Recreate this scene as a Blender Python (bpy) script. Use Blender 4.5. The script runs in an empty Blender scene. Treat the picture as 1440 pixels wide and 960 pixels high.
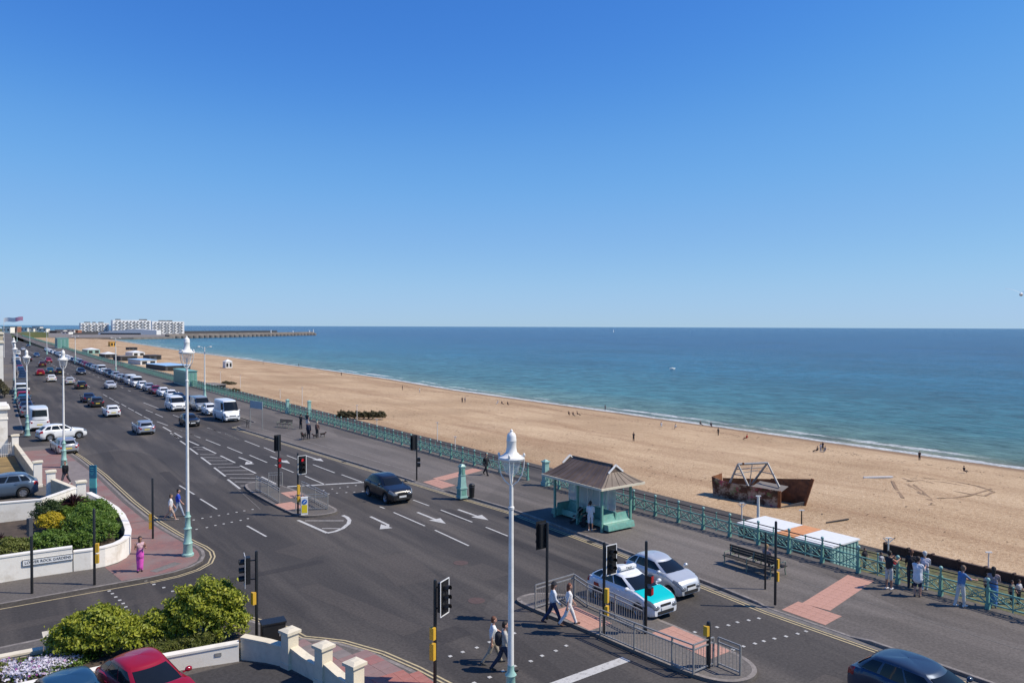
import bpy, bmesh, math, random
import numpy as np
from mathutils import Vector, Matrix
random.seed(11); rng = np.random.default_rng(5)
R = math.radians
S = bpy.context.scene
COL = S.collection
# ------------------------------------------------------------------ camera
# world: X = metres seaward, Y = metres along the road, Z up, road surface at z = 0
F_PX, CAM_H = 1050.0, 12.0
YAW, PITCH, ROLL = R(35.9), math.atan(21 / F_PX), R(0.2)
cfw = Vector((math.sin(YAW) * math.cos(PITCH), math.cos(YAW) * math.cos(PITCH), -math.sin(PITCH)))
crt0 = Vector((math.cos(YAW), -math.sin(YAW), 0))
cup0 = crt0.cross(cfw)
crt = crt0 * math.cos(ROLL) + cup0 * math.sin(ROLL)
cup = crt.cross(cfw)
cam = bpy.data.cameras.new('camera'); cam_o = bpy.data.objects.new('camera', cam); COL.objects.link(cam_o)
cam.sensor_width = 36; cam.lens = F_PX / 1440 * 36; cam.clip_start = .5; cam.clip_end = 120000
M4 = Matrix.Identity(4)
for i, v in enumerate((crt, cup, -cfw)):
    for j in range(3): M4[j][i] = v[j]
M4[2][3] = CAM_H
cam_o.matrix_world = M4
S.camera = cam_o
# ------------------------------------------------------------------ light
SUN_EL = R(50)
sd = (crt0 * math.cos(R(5)) - Vector((math.sin(YAW), math.cos(YAW), 0)) * math.sin(R(5))).normalized()   # towards the sun, flat
SUN_DIR = Vector((sd.x * math.cos(SUN_EL), sd.y * math.cos(SUN_EL), math.sin(SUN_EL)))
W = bpy.data.worlds.new('World'); S.world = W; W.use_nodes = True
nt = W.node_tree; bg = nt.nodes['Background']
sky = nt.nodes.new('ShaderNodeTexSky'); sky.sky_type = 'NISHITA'; sky.sun_disc = False
sky.sun_elevation = SUN_EL; sky.sun_rotation = math.atan2(SUN_DIR.x, SUN_DIR.y)
sky.altitude = 30; sky.air_density = 1.0; sky.dust_density = 0.0; sky.ozone_density = 4.0
hsv = nt.nodes.new('ShaderNodeHueSaturation'); hsv.inputs['Saturation'].default_value = 1.12
nt.links.new(sky.outputs[0], hsv.inputs['Color']); 
tint = nt.nodes.new('ShaderNodeMix'); tint.data_type = 'RGBA'; tint.blend_type = 'MULTIPLY'; tint.inputs[0].default_value = 1; tint.inputs[7].default_value = (.78, .95, 1.22, 1)
nt.links.new(hsv.outputs[0], tint.inputs[6]); 
cv = nt.nodes.new('ShaderNodeRGBCurve')          # tone of the clear polarised sky
for ch, pts in ((0, [(0, 0), (.087, .056), (.162, .145), (.279, .235), (.694, .385), (1, .40)]), (1, [(0, 0), (.235, .218), (.391, .385), (.571, .475), (.855, .575), (1, .585)]), (2, [(0, 0), (.624, .67), (.855, .79), (1, .82)])):
    c = cv.mapping.curves[ch].points
    c[0].location = pts[0]; c[1].location = pts[-1]
    for p in pts[1:-1]: c.new(*p)
cv.mapping.update()
def scl(k):
    n = nt.nodes.new('ShaderNodeVectorMath'); n.operation = 'SCALE'; n.inputs['Scale'].default_value = k; return n
s1, s2 = scl(.13), scl(1 / .13)
nt.links.new(tint.outputs[2], s1.inputs[0]); nt.links.new(s1.outputs[0], cv.inputs['Color']); nt.links.new(cv.outputs[0], s2.inputs[0]); nt.links.new(s2.outputs[0], bg.inputs[0]); bg.inputs[1].default_value = .13
sun = bpy.data.lights.new('sun', 'SUN'); sun.energy = 5.0; sun.angle = R(.53); sun.color = (1, .925, .80)
sun_o = bpy.data.objects.new('sun', sun); COL.objects.link(sun_o)
sun_o.rotation_euler = (-SUN_DIR).to_track_quat('-Z', 'Y').to_euler()
S.view_settings.view_transform = 'Standard'; S.view_settings.look = 'None'
S.view_settings.exposure = 0; S.view_settings.gamma = 1
S.render.engine = 'CYCLES'
try: S.cycles.max_bounces = 5; S.cycles.diffuse_bounces = 2; S.cycles.glossy_bounces = 3; S.cycles.transmission_bounces = 4; S.cycles.transparent_max_bounces = 6
except Exception: pass
# ------------------------------------------------------------------ helpers
def P(px, py, z=0.0):
    """photo pixel -> point on the level z"""
    d = cfw * F_PX + crt * (px - 720) - cup * (py - 480)
    t = (z - CAM_H) / d.z
    return Vector((d.x * t, d.y * t, z))
def lerp(a, b, t): return a + (b - a) * t
def interp(tab, x):
    if x <= tab[0][0]: return tab[0][1]
    for (a, va), (b, vb) in zip(tab, tab[1:]):
        if x <= b: return va + (vb - va) * (x - a) / (b - a)
    return tab[-1][1]
SHORE = [(-200, 148), (60, 149), (250, 151), (330, 158), (420, 160.5), (760, 165), (955, 172), (1270, 184), (1850, 213), (2600, 250)]
def nshore(y): return interp(SHORE, y)
SEA_Z = -13.0
def beach_base(x, y):
    t = (x - 60) / (nshore(y) - 60)
    return -8.0 - 4.9 * max(0.0, min(t, 1.0)) - 5.5 * max(0.0, t - 1.0)
def beach_z(x, y):
    z = beach_base(x, y)
    w = max(0., min(1., (x - 66) / 10)) * max(0., min(1., (nshore(y) - 4 - x) / 14))
    return z + w * (.10 * math.sin(x * .31 + .07 * y) + .09 * math.sin(y * .23 - x * .11 + 1) + .05 * math.sin(x * .9 + y * .6))
def PB(px, py):
    z = -9.0
    for _ in range(40):
        p = P(px, py, z); z = .5 * z + .5 * beach_z(p.x, p.y)
    p = P(px, py, z); p.z = beach_z(p.x, p.y); return p
class MB:
    def __init__(s): s.v = []; s.f = []; s.m = []; s.cur = 0
    def add(s, vs, fs):
        o = len(s.v); s.v += [tuple(v) for v in vs]
        for f in fs: s.f.append([i + o for i in f]); s.m.append(s.cur)
        return s
    def box(s, c, d, rz=0, taper=1.0):
        x, y, z = d[0] / 2, d[1] / 2, d[2] / 2; co, si = math.cos(rz), math.sin(rz); vs = []
        for k, (a, b, e) in enumerate(((-1, -1, -1), (1, -1, -1), (1, 1, -1), (-1, 1, -1), (-1, -1, 1), (1, -1, 1), (1, 1, 1), (-1, 1, 1))):
            t = taper if e > 0 else 1; X, Y = a * x * t, b * y * t
            vs.append((c[0] + X * co - Y * si, c[1] + X * si + Y * co, c[2] + e * z))
        return s.add(vs, [(3, 2, 1, 0), (4, 5, 6, 7), (0, 1, 5, 4), (1, 2, 6, 5), (2, 3, 7, 6), (3, 0, 4, 7)])
    def tube(s, a, b, r0, r1=None, n=8, caps=True):
        r1 = r0 if r1 is None else r1; a, b = Vector(a), Vector(b); d = b - a
        if d.length < 1e-6: return s
        d.normalize(); u = d.orthogonal().normalized(); w = d.cross(u); vs = []
        for p, r in ((a, r0), (b, r1)):
            for k in range(n):
                t = 2 * math.pi * k / n; vs.append(p + u * (r * math.cos(t)) + w * (r * math.sin(t)))
        fs = [(k, (k + 1) % n, n + (k + 1) % n, n + k) for k in range(n)]
        if caps: fs += [tuple(range(n - 1, -1, -1)), tuple(range(n, 2 * n))]
        return s.add(vs, fs)
    def path(s, pts, r, n=6):
        for a, b in zip(pts, pts[1:]): s.tube(a, b, r, r, n)
        return s
    def bar(s, a, b, w, h):
        """rectangular bar from a to b"""
        a, b = Vector(a), Vector(b); d = (b - a).normalized(); up = Vector((0, 0, 1))
        if abs(d.z) > .95: up = Vector((1, 0, 0))
        u = d.cross(up).normalized() * (w / 2); v = u.cross(d).normalized() * (h / 2); vs = []
        for p in (a, b): vs += [p - u - v, p + u - v, p + u + v, p - u + v]
        return s.add(vs, [(0, 1, 2, 3), (7, 6, 5, 4), (0, 4, 5, 1), (1, 5, 6, 2), (2, 6, 7, 3), (3, 7, 4, 0)])
    def lathe(s, prof, n=14, c=(0, 0, 0), cap=True):
        vs = []
        for r, z in prof:
            for k in range(n):
                t = 2 * math.pi * k / n; vs.append((c[0] + r * math.cos(t), c[1] + r * math.sin(t), c[2] + z))
        fs = []
        for i in range(len(prof) - 1):
            for k in range(n): fs.append((i * n + k, i * n + (k + 1) % n, (i + 1) * n + (k + 1) % n, (i + 1) * n + k))
        if cap: fs += [tuple(range(n - 1, -1, -1)), tuple(range((len(prof) - 1) * n, len(prof) * n))]
        return s.add(vs, fs)
    def ball(s, c, r, n=8, sc=(1, 1, 1)):
        prof = [(max(.001, math.sin(math.pi * i / n)), -math.cos(math.pi * i / n)) for i in range(n + 1)]
        o = len(s.v); s.lathe(prof, n + 2, cap=False)
        for i in range(o, len(s.v)):
            v = s.v[i]; s.v[i] = (c[0] + v[0] * r * sc[0], c[1] + v[1] * r * sc[1], c[2] + v[2] * r * sc[2])
        return s
    def prism(s, poly, z0, z1):
        n = len(poly); vs = [(p[0], p[1], z0) for p in poly] + [(p[0], p[1], z1) for p in poly]
        return s.add(vs, [tuple(range(n - 1, -1, -1)), tuple(range(n, 2 * n))] + [(k, (k + 1) % n, n + (k + 1) % n, n + k) for k in range(n)])
    def sheet(s, poly, z):
        return s.add([(p[0], p[1], z) for p in poly], [tuple(range(len(poly)))])
    def grid(s, rows):
        o = len(s.v); m = len(rows[0])
        for r in rows: s.v += [tuple(p) for p in r]
        for i in range(len(rows) - 1):
            for j in range(m - 1):
                s.f.append([o + i * m + j, o + i * m + j + 1, o + (i + 1) * m + j + 1, o + (i + 1) * m + j]); s.m.append(s.cur)
        return s
    def ribbon(s, pts, w, z):
        """flat strip of width w along pts (x,y)"""
        L = []; Rr = []
        for i, p in enumerate(pts):
            a = Vector(pts[max(i - 1, 0)][:2]); b = Vector(pts[min(i + 1, len(pts) - 1)][:2]); d = (b - a).normalized(); nrm = Vector((-d.y, d.x)) * (w / 2)
            zz = z(p) if callable(z) else z
            L.append((p[0] + nrm.x, p[1] + nrm.y, zz)); Rr.append((p[0] - nrm.x, p[1] - nrm.y, zz))
        return s.grid([L, Rr][::-1])
    def mesh(s, name, mats=(), smooth=None):
        me = bpy.data.meshes.new(name); me.from_pydata(s.v, [], s.f)
        for m in (mats if isinstance(mats, (list, tuple)) else [mats]): me.materials.append(m)
        if any(s.m): me.polygons.foreach_set('material_index', s.m)
        if smooth is not None:
            me.shade_smooth(); me.set_sharp_from_angle(angle=R(smooth))
        me.update(); return me
    def build(s, name, mats, parent=None, smooth=None, loc=(0, 0, 0), rz=0):
        return link(name, s.mesh(name, mats, smooth), parent, loc, rz)
def link(name, me, parent=None, loc=(0, 0, 0), rz=0):
    o = bpy.data.objects.new(name, me); COL.objects.link(o); o.parent = parent
    o.location = loc; o.rotation_euler = (0, 0, rz); return o
def empty(name, loc, rz=0):
    o = link(name, None, None, loc, rz); o.empty_display_size = .2; return o
def tag(o, label, cat, group=None):
    o['label'] = label; o['category'] = cat; o['kind'] = 'thing'
    if group: o['group'] = group
    return o
def struct(o): o['kind'] = 'structure'; return o
def stuff(o): o['kind'] = 'stuff'; return o
def copy_tree(o, parent=None, kids=None):
    c = o.copy(); COL.objects.link(c); c.parent = parent
    for ch in (KIDS(o)): copy_tree(ch, c)
    return c
_kids = {}
def KIDS(o):
    return [c for c in o.children]
def bevel_mesh(me, w, seg=1):
    bm = bmesh.new(); bm.from_mesh(me); bmesh.ops.bevel(bm, geom=[e for e in bm.edges], offset=w, segments=seg, affect='EDGES', clamp_overlap=True); bm.to_mesh(me); bm.free(); return me
# ------------------------------------------------------------------ materials
def nodes(name):
    m = bpy.data.materials.new(name); m.use_nodes = True; t = m.node_tree; return m, t, t.nodes['Principled BSDF']
def N(t, kind, **kw):
    n = t.nodes.new(kind)
    for k, v in kw.items():
        if k in n.inputs: n.inputs[k].default_value = v
        else: setattr(n, k, v)
    return n
def coords(t, scale=(1, 1, 1), obj=False):
    if obj:
        c = t.nodes.new('ShaderNodeTexCoord'); src = c.outputs['Object']
    else:
        c = t.nodes.new('ShaderNodeNewGeometry'); src = c.outputs['Position']
    mp = t.nodes.new('ShaderNodeMapping'); mp.inputs['Scale'].default_value = scale; t.links.new(src, mp.inputs[0]); return mp.outputs[0]
def ramp(t, fac, stops):
    r = t.nodes.new('ShaderNodeValToRGB'); e = r.color_ramp.elements
    while len(e) < len(stops): e.new(.5)
    for el, (p, c) in zip(e, stops):
        el.position = p; el.color = (*c, 1) if len(c) == 3 else c
    t.links.new(fac, r.inputs[0]); return r.outputs[0]
def noise(t, vec, scale, detail=4, rough=.55):
    n = N(t, 'ShaderNodeTexNoise', Scale=scale, Detail=detail, Roughness=rough); t.links.new(vec, n.inputs['Vector']); return n.outputs[0]
def mix(t, fac, a, b, mode='MIX'):
    m = t.nodes.new('ShaderNodeMix'); m.data_type = 'RGBA'; m.blend_type = mode
    for sock, v in ((m.inputs[0], fac), (m.inputs[6], a), (m.inputs[7], b)):
        if hasattr(v, 'links'): t.links.new(v, sock)
        elif isinstance(v, (int, float)): sock.default_value = v
        else: sock.default_value = (*v, 1)
    return m.outputs[2]
def bump(t, b, h, strength, dist):
    n = N(t, 'ShaderNodeBump', Strength=strength, Distance=dist); t.links.new(h, n.inputs['Height']); t.links.new(n.outputs[0], b.inputs['Normal'])
def plain(name, col, rough=.6, metal=0, var=.12, scale=3, spec=.5, bmp=0, coat=0, dirt=None):
    m, t, b = nodes(name); v = coords(t, obj=True)
    c = tuple(max(0, x) for x in col)
    nz = noise(t, v, scale, 5)
    lo = tuple(x * (1 - var) for x in c); hi = tuple(min(1, x * (1 + var)) for x in c)
    o = ramp(t, nz, [(.3, lo), (.7, hi)])
    if dirt:
        nd = noise(t, v, scale * .7 + .3, 6, .7); o = mix(t, ramp(t, nd, [(.52, (0, 0, 0)), (.75, (1, 1, 1))]), o, dirt)
    t.links.new(o, b.inputs['Base Color'])
    b.inputs['Roughness'].default_value = rough; b.inputs['Metallic'].default_value = metal; b.inputs['Specular IOR Level'].default_value = spec
    if coat: b.inputs['Coat Weight'].default_value = coat; b.inputs['Coat Roughness'].default_value = .04
    if bmp: bump(t, b, noise(t, v, scale * 8, 4), bmp, .01)
    return m
def paint_mat(name, col, metal=.0):
    return plain(name, col, .32, metal, .03, 2, .45, coat=.45)
def asphalt(name, c0, c1, patch, streak=True):
    m, t, b = nodes(name); v = coords(t)
    big = noise(t, v, .09, 5, .6); fine = noise(t, v, 9, 3, .7)
    o = ramp(t, big, [(.32, c0), (.68, c1)])
    if streak:
        vs = coords(t, (.55, .035, 1)); st = noise(t, vs, 1.0, 4, .6)
        o = mix(t, ramp(t, st, [(.45, (0, 0, 0)), (.70, (.9, .9, .9))]), o, patch)
    v2 = coords(t, (.3, .12, 1)); vo = N(t, 'ShaderNodeTexVoronoi', Scale=.5); t.links.new(v2, vo.inputs['Vector'])
    bw = t.nodes.new('ShaderNodeRGBToBW'); t.links.new(vo.outputs['Color'], bw.inputs[0]); o = mix(t, .22, o, bw.outputs[0], 'SOFT_LIGHT')
    cr = N(t, 'ShaderNodeTexVoronoi', Scale=.28); cr.feature = 'DISTANCE_TO_EDGE'
    dv = t.nodes.new('ShaderNodeVectorMath'); dv.operation = 'ADD'; nn = N(t, 'ShaderNodeTexNoise', Scale=.8, Detail=5); t.links.new(v, nn.inputs['Vector']); t.links.new(v, dv.inputs[0]); t.links.new(nn.outputs[1], dv.inputs[1]); t.links.new(dv.outputs[0], cr.inputs['Vector'])
    o = mix(t, ramp(t, cr.outputs['Distance'], [(.0, (.22, .22, .22)), (.010, (0, 0, 0))]), o, tuple(x * .55 for x in c0))
    o = mix(t, .55, o, ramp(t, fine, [(.3, (.25, .25, .25)), (.7, (.75, .75, .75))]), 'SOFT_LIGHT')
    t.links.new(o, b.inputs['Base Color']); b.inputs['Roughness'].default_value = .85; b.inputs['Specular IOR Level'].default_value = .25
    bump(t, b, fine, .5, .01); return m
M = {}
M['road'] = asphalt('road_asphalt', (.047, .042, .039), (.066, .058, .052), (.112, .096, .082))
M['prom'] = asphalt('promenade_asphalt', (.096, .083, .072), (.130, .112, .097), (.175, .150, .129), True)
M['pave'] = asphalt('pavement_asphalt', (.105, .092, .082), (.14, .124, .11), (.16, .142, .126), False)
M['drive'] = asphalt('driveway_asphalt', (.05, .047, .047), (.075, .07, .068), (.09, .085, .08), False)
M['kerb'] = plain('kerb_stone', (.22, .19, .165), .8, var=.3, scale=4, dirt=(.10, .085, .07))
M['tactile'] = plain('tactile_slab_pink', (.48, .255, .185), .85, var=.18, scale=2.5, dirt=(.27, .15, .12))
M['tactile_red'] = plain('tactile_slab_red', (.36, .14, .11), .85, var=.2, scale=2.5, dirt=(.22, .12, .1))
def brick_mat():
    m, t, b = nodes('red_block_paving'); v = coords(t, (1, 1, 1))
    br = N(t, 'ShaderNodeTexBrick', Scale=2.2); br.inputs['Color1'].default_value = (.26, .12, .10, 1); br.inputs['Color2'].default_value = (.20, .105, .095, 1); br.inputs['Mortar'].default_value = (.14, .11, .10, 1); br.inputs['Mortar Size'].default_value = .012
    t.links.new(v, br.inputs['Vector'])
    o = mix(t, ramp(t, noise(t, v, .7, 5), [(.42, (0, 0, 0)), (.7, (.8, .8, .8))]), br.outputs[0], (.22, .17, .15))
    t.links.new(o, b.inputs['Base Color']); b.inputs['Roughness'].default_value = .85; return m
M['blocks'] = brick_mat()
M['slab1'] = plain('slab_rose', (.25, .155, .14), .85, var=.15, scale=2, dirt=(.18, .13, .12))
M['slab2'] = plain('slab_red', (.30, .13, .115), .85, var=.15, scale=2, dirt=(.18, .11, .1))
M['slab3'] = plain('slab_grey', (.20, .165, .15), .85, var=.15, scale=2)
def worn(name, col, lo):
    m, t, b = nodes(name); v = coords(t)
    o = mix(t, ramp(t, noise(t, v, 5, 6, .75), [(.5, (0, 0, 0)), (.68, (.85, .85, .85))]), col, lo)
    t.links.new(o, b.inputs['Base Color']); b.inputs['Roughness'].default_value = .7; return m
M['white_line'] = worn('white_road_paint', (.50, .48, .44), (.20, .185, .17))
M['hatch_line'] = worn('faded_road_paint', (.36, .33, .30), (.14, .13, .12))
M['yellow_line'] = worn('yellow_road_paint', (.50, .40, .22), (.22, .185, .13))
M['stone_gutter'] = plain('gutter', (.15, .135, .12), .85, var=.25, scale=3)
M['white_iron'] = plain('white_painted_iron', (.78, .755, .70), .4, var=.05, scale=4, dirt=(.62, .60, .56))
M['cream_iron'] = plain('cream_painted_column', (.74, .72, .66), .4, var=.05, scale=4, dirt=(.55, .5, .42))
M['teal'] = plain('turquoise_painted_iron', (.15, .34, .27), .4, var=.18, scale=5, dirt=(.22, .29, .22))
M['teal_dark'] = plain('dark_green_iron', (.025, .11, .095), .45, var=.2, scale=5)
M['teal_light'] = plain('pale_turquoise_paint', (.28, .46, .40), .45, var=.12, scale=4, dirt=(.14, .30, .27))
M['dark_rail'] = plain('weathered_dark_rail', (.055, .035, .03), .5, var=.3, scale=6)
M['black'] = plain('black_paint', (.012, .012, .013), .45, var=.2)
M['black_soft'] = plain('black_rubber', (.018, .018, .018), .8, var=.2)
M['steel'] = plain('galvanised_steel', (.33, .32, .30), .45, .35, var=.15, scale=6)
M['chrome'] = plain('alloy', (.5, .5, .51), .3, .8, var=.1)
M['white'] = plain('white_paint', (.78, .77, .74), .5, var=.04)
M['render'] = plain('white_rendered_wall', (.82, .77, .68), .8, var=.05, scale=.8, dirt=(.55, .48, .38), bmp=.2)
M['stone_wall'] = plain('buff_rendered_wall', (.52, .43, .29), .85, var=.2, scale=2.5, dirt=(.36, .29, .19), bmp=.4)
M['coping'] = plain('pale_coping', (.68, .60, .45), .8, var=.1, scale=2, dirt=(.50, .44, .33))
M['yellow'] = plain('yellow_plastic', (.62, .36, .03), .5, var=.08)
M['sign_yellow'] = plain('bright_yellow_sign', (.75, .58, .02), .4, var=.03)
M['sign_blue'] = plain('blue_sign', (.02, .13, .45), .4, var=.05)
M['sign_grey'] = plain('pale_grey_board', (.30, .38, .42), .5, var=.08)
M['totem_blue'] = plain('blue_sign_panel', (.015, .14, .22), .35, var=.08)
M['totem_teal'] = plain('teal_sign_panel', (.10, .46, .44), .35, var=.05)
M['red_lens'] = plain('red_lens', (.30, .01, .015), .2, var=.1)
M['dark_lens'] = plain('unlit_lens', (.02, .012, .01), .15, var=.1)
def red_lit():
    m, t, b = nodes('lit_red_signal'); b.inputs['Base Color'].default_value = (.5, .01, .02, 1)
    b.inputs['Emission Color'].default_value = (1, .03, .05, 1); b.inputs['Emission Strength'].default_value = .5; return m
M['red_lit'] = red_lit()
def glass(name, col=(.9, .95, 1), rough=.02, alpha=.3):
    m, t, b = nodes(name); b.inputs['Base Color'].default_value = (*col, 1); b.inputs['Roughness'].default_value = rough
    b.inputs['Transmission Weight'].default_value = .0; b.inputs['Alpha'].default_value = alpha; b.inputs['Specular IOR Level'].default_value = .8; return m
M['lamp_glass'] = glass('lantern_glass', (.8, .85, .88), .05, .32)
M['shelter_glass'] = glass('shelter_glass', (.62, .66, .66), .08, .55)
M['car_glass'] = plain('car_window_glass', (.010, .012, .013), .05, var=.1, spec=.42)
M['tyre'] = plain('tyre_rubber', (.014, .014, .014), .85, var=.2)
M['plate_white'] = plain('white_number_plate', (.72, .72, .7), .4, var=.03)
M['plate_yellow'] = plain('yellow_number_plate', (.72, .56, .08), .4, var=.03)
M['headlight'] = plain('headlamp_glass', (.15, .16, .175), .07, .0, var=.1, spec=.9)
M['rust'] = plain('rusty_steel', (.20, .075, .028), .85, .1, var=.45, scale=1.2, dirt=(.06, .035, .025), bmp=.4)
M['bench_iron'] = plain('grey_green_iron', (.20, .23, .17), .6, var=.2)
M['wood'] = plain('weathered_bench_timber', (.045, .036, .028), .75, var=.3, scale=4)
M['brownwall'] = plain('dark_brown_timber_wall', (.055, .03, .022), .85, var=.35, scale=1.5)
M['shelter_roof'] = plain('shelter_roof_sheet', (.115, .080, .058), .6, var=.3, scale=1.2, dirt=(.17, .122, .092))
M['soil'] = plain('garden_soil', (.07, .05, .035), .95, var=.3, scale=2)
M['concrete'] = plain('sea_concrete', (.20, .175, .155), .9, var=.25, scale=.08, dirt=(.11, .10, .09))
M['tent'] = plain('white_canvas', (.68, .68, .66), .7, var=.05)
M['grey_dark'] = plain('dark_grey_cladding', (.06, .06, .065), .7, var=.2)
# ------------------------------------------------------------------ ground, road and pavements
land = MB()
road = struct(MB().grid([[(-160, y, 0), (-20, y, 0), (10, y, 0), (29.2, y, 0)] for y in (-40, 0, 40, 80, 160, 320, 700, 1300)]).build('road', M['road']))
road['label'] = 'wide dark asphalt seafront road with white lane markings'
KERB_SEA = [(-30, 27.6), (11.7, 27.6), (19, 27.45), (23.3, 27.75), (30, 28.15), (39, 28.4), (46.6, 27.8), (56, 27.2), (68, 26.45), (88, 25.15), (90.2, 25.3), (91.5, 26.6), (93, 28.2), (300, 28.4), (465, 31.5), (908, 37), (1300, 46)]
RAIL = [(-30, 34.75), (270, 34.9), (465, 38.3), (908, 43), (1300, 53)]
def nk(y): return interp(KERB_SEA, y)
def nr(y): return interp(RAIL, y)
DROPS = [(15.6, 19.2), (46.9, 50.6)]
def kh(y):
    h = .125
    for a, b in DROPS:
        if a - .8 < y < b + .8:
            t = 1.0 if a <= y <= b else max(0, 1 - (max(a - y, y - b)) / .8); h = lerp(.125, .02, t)
    return h
def prom_z(x, y):
    d = x - nk(y); return lerp(kh(y), .125, max(0., min(1., (d - .15) / 1.3)))
ys = sorted(set([-30, -10, 0, 8, 12, 14] + [14.6 + .2 * i for i in range(27)] + [22, 23.3, 26, 30, 34, 39, 43, 45, 46] + [46.1 + .2 * i for i in range(27)] + [53, 56, 62, 68, 75, 82, 88, 89, 90.2, 90.8, 91.5, 92.2, 93, 96, 105, 120, 150, 200, 250, 300, 380, 465, 600, 750, 908, 1100, 1300]))
rows_k, rows_p = [], []
for y in ys:
    k = nk(y); r = nr(y) + .35
    rows_k.append([(k, y, -.05), (k, y, kh(y) - .012), (k + .012, y, kh(y)), (k + .15, y, kh(y))])
    rows_p.append([(lerp(k + .152, r, t), y, prom_z(lerp(k + .152, r, t), y)) for t in (0, .07, .14, .21, .4, .7, 1)])
promenade = struct(MB().grid(rows_p).build('promenade_pavement', M['prom'])); promenade['label'] = 'broad grey asphalt promenade between the road and the turquoise railing'
MB().grid(rows_k).build('kerb', M['kerb'], promenade)
MB().ribbon([(nk(y) - .14, y) for y in ys if y < 320], .26, .004).build('gutter', M['stone_gutter'], road)
# pale construction seam along the promenade
for off in (31.35,):
    MB().ribbon([(off + .03 * math.sin(y * .9), y) for y in np.arange(-5, 60, 1.5)], .05, .131).build('seam', M['stone_gutter'], promenade)
    MB().ribbon([(30.2 + .03 * math.sin(y * .9), y) for y in np.arange(60, 140, 3)], .07, .131).build('seam', M['stone_gutter'], promenade)
MB().ribbon([(nk(y) + 1.75, y) for y in np.arange(53, 89, 1.5)], .10, .131).build('seam', M['kerb'], promenade)
# pale worn strip beside the kerb
# tactile slabs, each a piece of its own
slab_me = MB().box((0, 0, 0), (.39, .39, .02)).mesh('tactile_slab', M['tactile'])
slab_me2 = MB().box((0, 0, 0), (.39, .39, .02)).mesh('tactile_slab', M['tactile_red'])
def inside(p, poly):
    c = False; j = len(poly) - 1
    for i in range(len(poly)):
        xi, yi = poly[i]; xj, yj = poly[j]
        if (yi > p[1]) != (yj > p[1]) and p[0] < (xj - xi) * (p[1] - yi) / (yj - yi) + xi: c = not c
        j = i
    return c
def slabs(poly, parent, zf, me=slab_me, step=.4, name='tactile_slab', meshes=None, ang=0):
    xs = [p[0] for p in poly]; yy = [p[1] for p in poly]; cx, cy = sum(xs) / len(xs), sum(yy) / len(yy); co, si = math.cos(ang), math.sin(ang)
    rr = max(max(xs) - min(xs), max(yy) - min(yy)); k = int(rr / step) + 2
    for i in range(-k, k):
        for j in range(-k, k):
            u, v = (i + .5) * step, (j + .5) * step; x, y = cx + u * co - v * si, cy + u * si + v * co
            if inside((x, y), poly):
                z = zf(x, y); sl = math.atan2(zf(x + .15, y) - zf(x - .15, y), .3)
                o = link(name, random.choice(meshes) if meshes else me, parent, (x, y, z + random.uniform(-.002, .002)), ang); o.rotation_euler = (0, -sl, ang)
def slab_rows(a, b, w, parent, zf, me=slab_me, step=.4):
    """slabs laid in rows from a to b over a width w"""
    a, b = Vector(a), Vector(b); d = b - a; n = max(1, round(d.length / step)); k = max(1, round(w / step)); d.normalize(); nm = Vector((-d.y, d.x)); ang = math.atan2(d.y, d.x)
    for i in range(n):
        for j in range(k):
            p = a + d * ((i + .5) * step) + nm * ((j + .5 - k / 2) * step); z = zf(p.x, p.y); sl = math.atan2(zf(p.x + .15, p.y) - zf(p.x - .15, p.y), .3)
            o = link('tactile_slab', me, parent, (p.x, p.y, z + random.uniform(-.0015, .0015))); o.rotation_euler = (0, -sl, ang)
slab_rows((27.75, 17.75), (28.95, 17.75), 2.0, promenade, prom_z); slab_rows((29.0, 17.95), (34.3, 18.85), 1.2, promenade, prom_z)
slab_rows((28.0, 48.9), (29.2, 48.9), 2.8, promenade, prom_z); slab_rows((29.25, 50.1), (34.3, 51.9), 1.2, promenade, prom_z)
# ---- left-hand pavements
def raised(name, poly, label, mat='pave', z=.125):
    o = struct(MB().prism(poly, -.06, z).build(name, M[mat])); o['label'] = label; return o
KL = [(-60, 38.3), (6.6, 38.3), (7.8, 38.45), (8.7, 38.85), (9.35, 39.5), (9.7, 40.4), (9.85, 41.3), (9.8, 42.3), (9.55, 43.6), (9.2, 46), (8.85, 49.3), (8.5, 56), (8.2, 67.5), (7.7, 77), (7.1, 84), (6.4, 85.6), (5, 86.3), (-60, 86.4)]
pl = raised('corner_pavement', KL, 'pavement round the corner with the white garden wall')
KL2 = [(-60, 96), (2.4, 96), (3.6, 96.5), (4.3, 97.8), (4.5, 100), (5.0, 130), (5.8, 160), (8, 200), (10.8, 300), (13, 350), (24, 650), (36, 1000), (44, 1300), (-60, 1300)]
pl2 = raised('far_pavement', KL2, 'pavement beyond the side street along the parked cars')
KN = [(-60, 33.3), (4.5, 33.2), (7.2, 32.4), (8.8, 30.9), (9.7, 29.0), (9.95, 27.7), (10.5, 27.05), (11.05, 26.4), (11.8, 24.7), (12.25, 22.9), (12.6, 20.8), (12.9, 17), (13, -30), (-60, -30)]
pn = raised('near_pavement', KN, 'pavement round the corner with the cream pillared wall')
def kerb_line(parent, pts, closed=False):
    MB().ribbon(pts, .16, .1285).build('kerb', M['kerb'], parent)
def inset(pts, d):
    out = []
    for i, p in enumerate(pts):
        a = Vector(pts[max(i - 1, 0)]); b = Vector(pts[min(i + 1, len(pts) - 1)]); t = (b - a).normalized(); out.append((p[0] + t.y * d * -1 * -1 if False else p[0] - t.y * d, p[1] + t.x * d))
    return out
kerb_line(pl, inset(KL[:-1], .08)); kerb_line(pn, inset(KN[:-2], -.08)); kerb_line(pl2, inset(KL2[1:-2], -.08 * -1 * -1))
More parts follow.
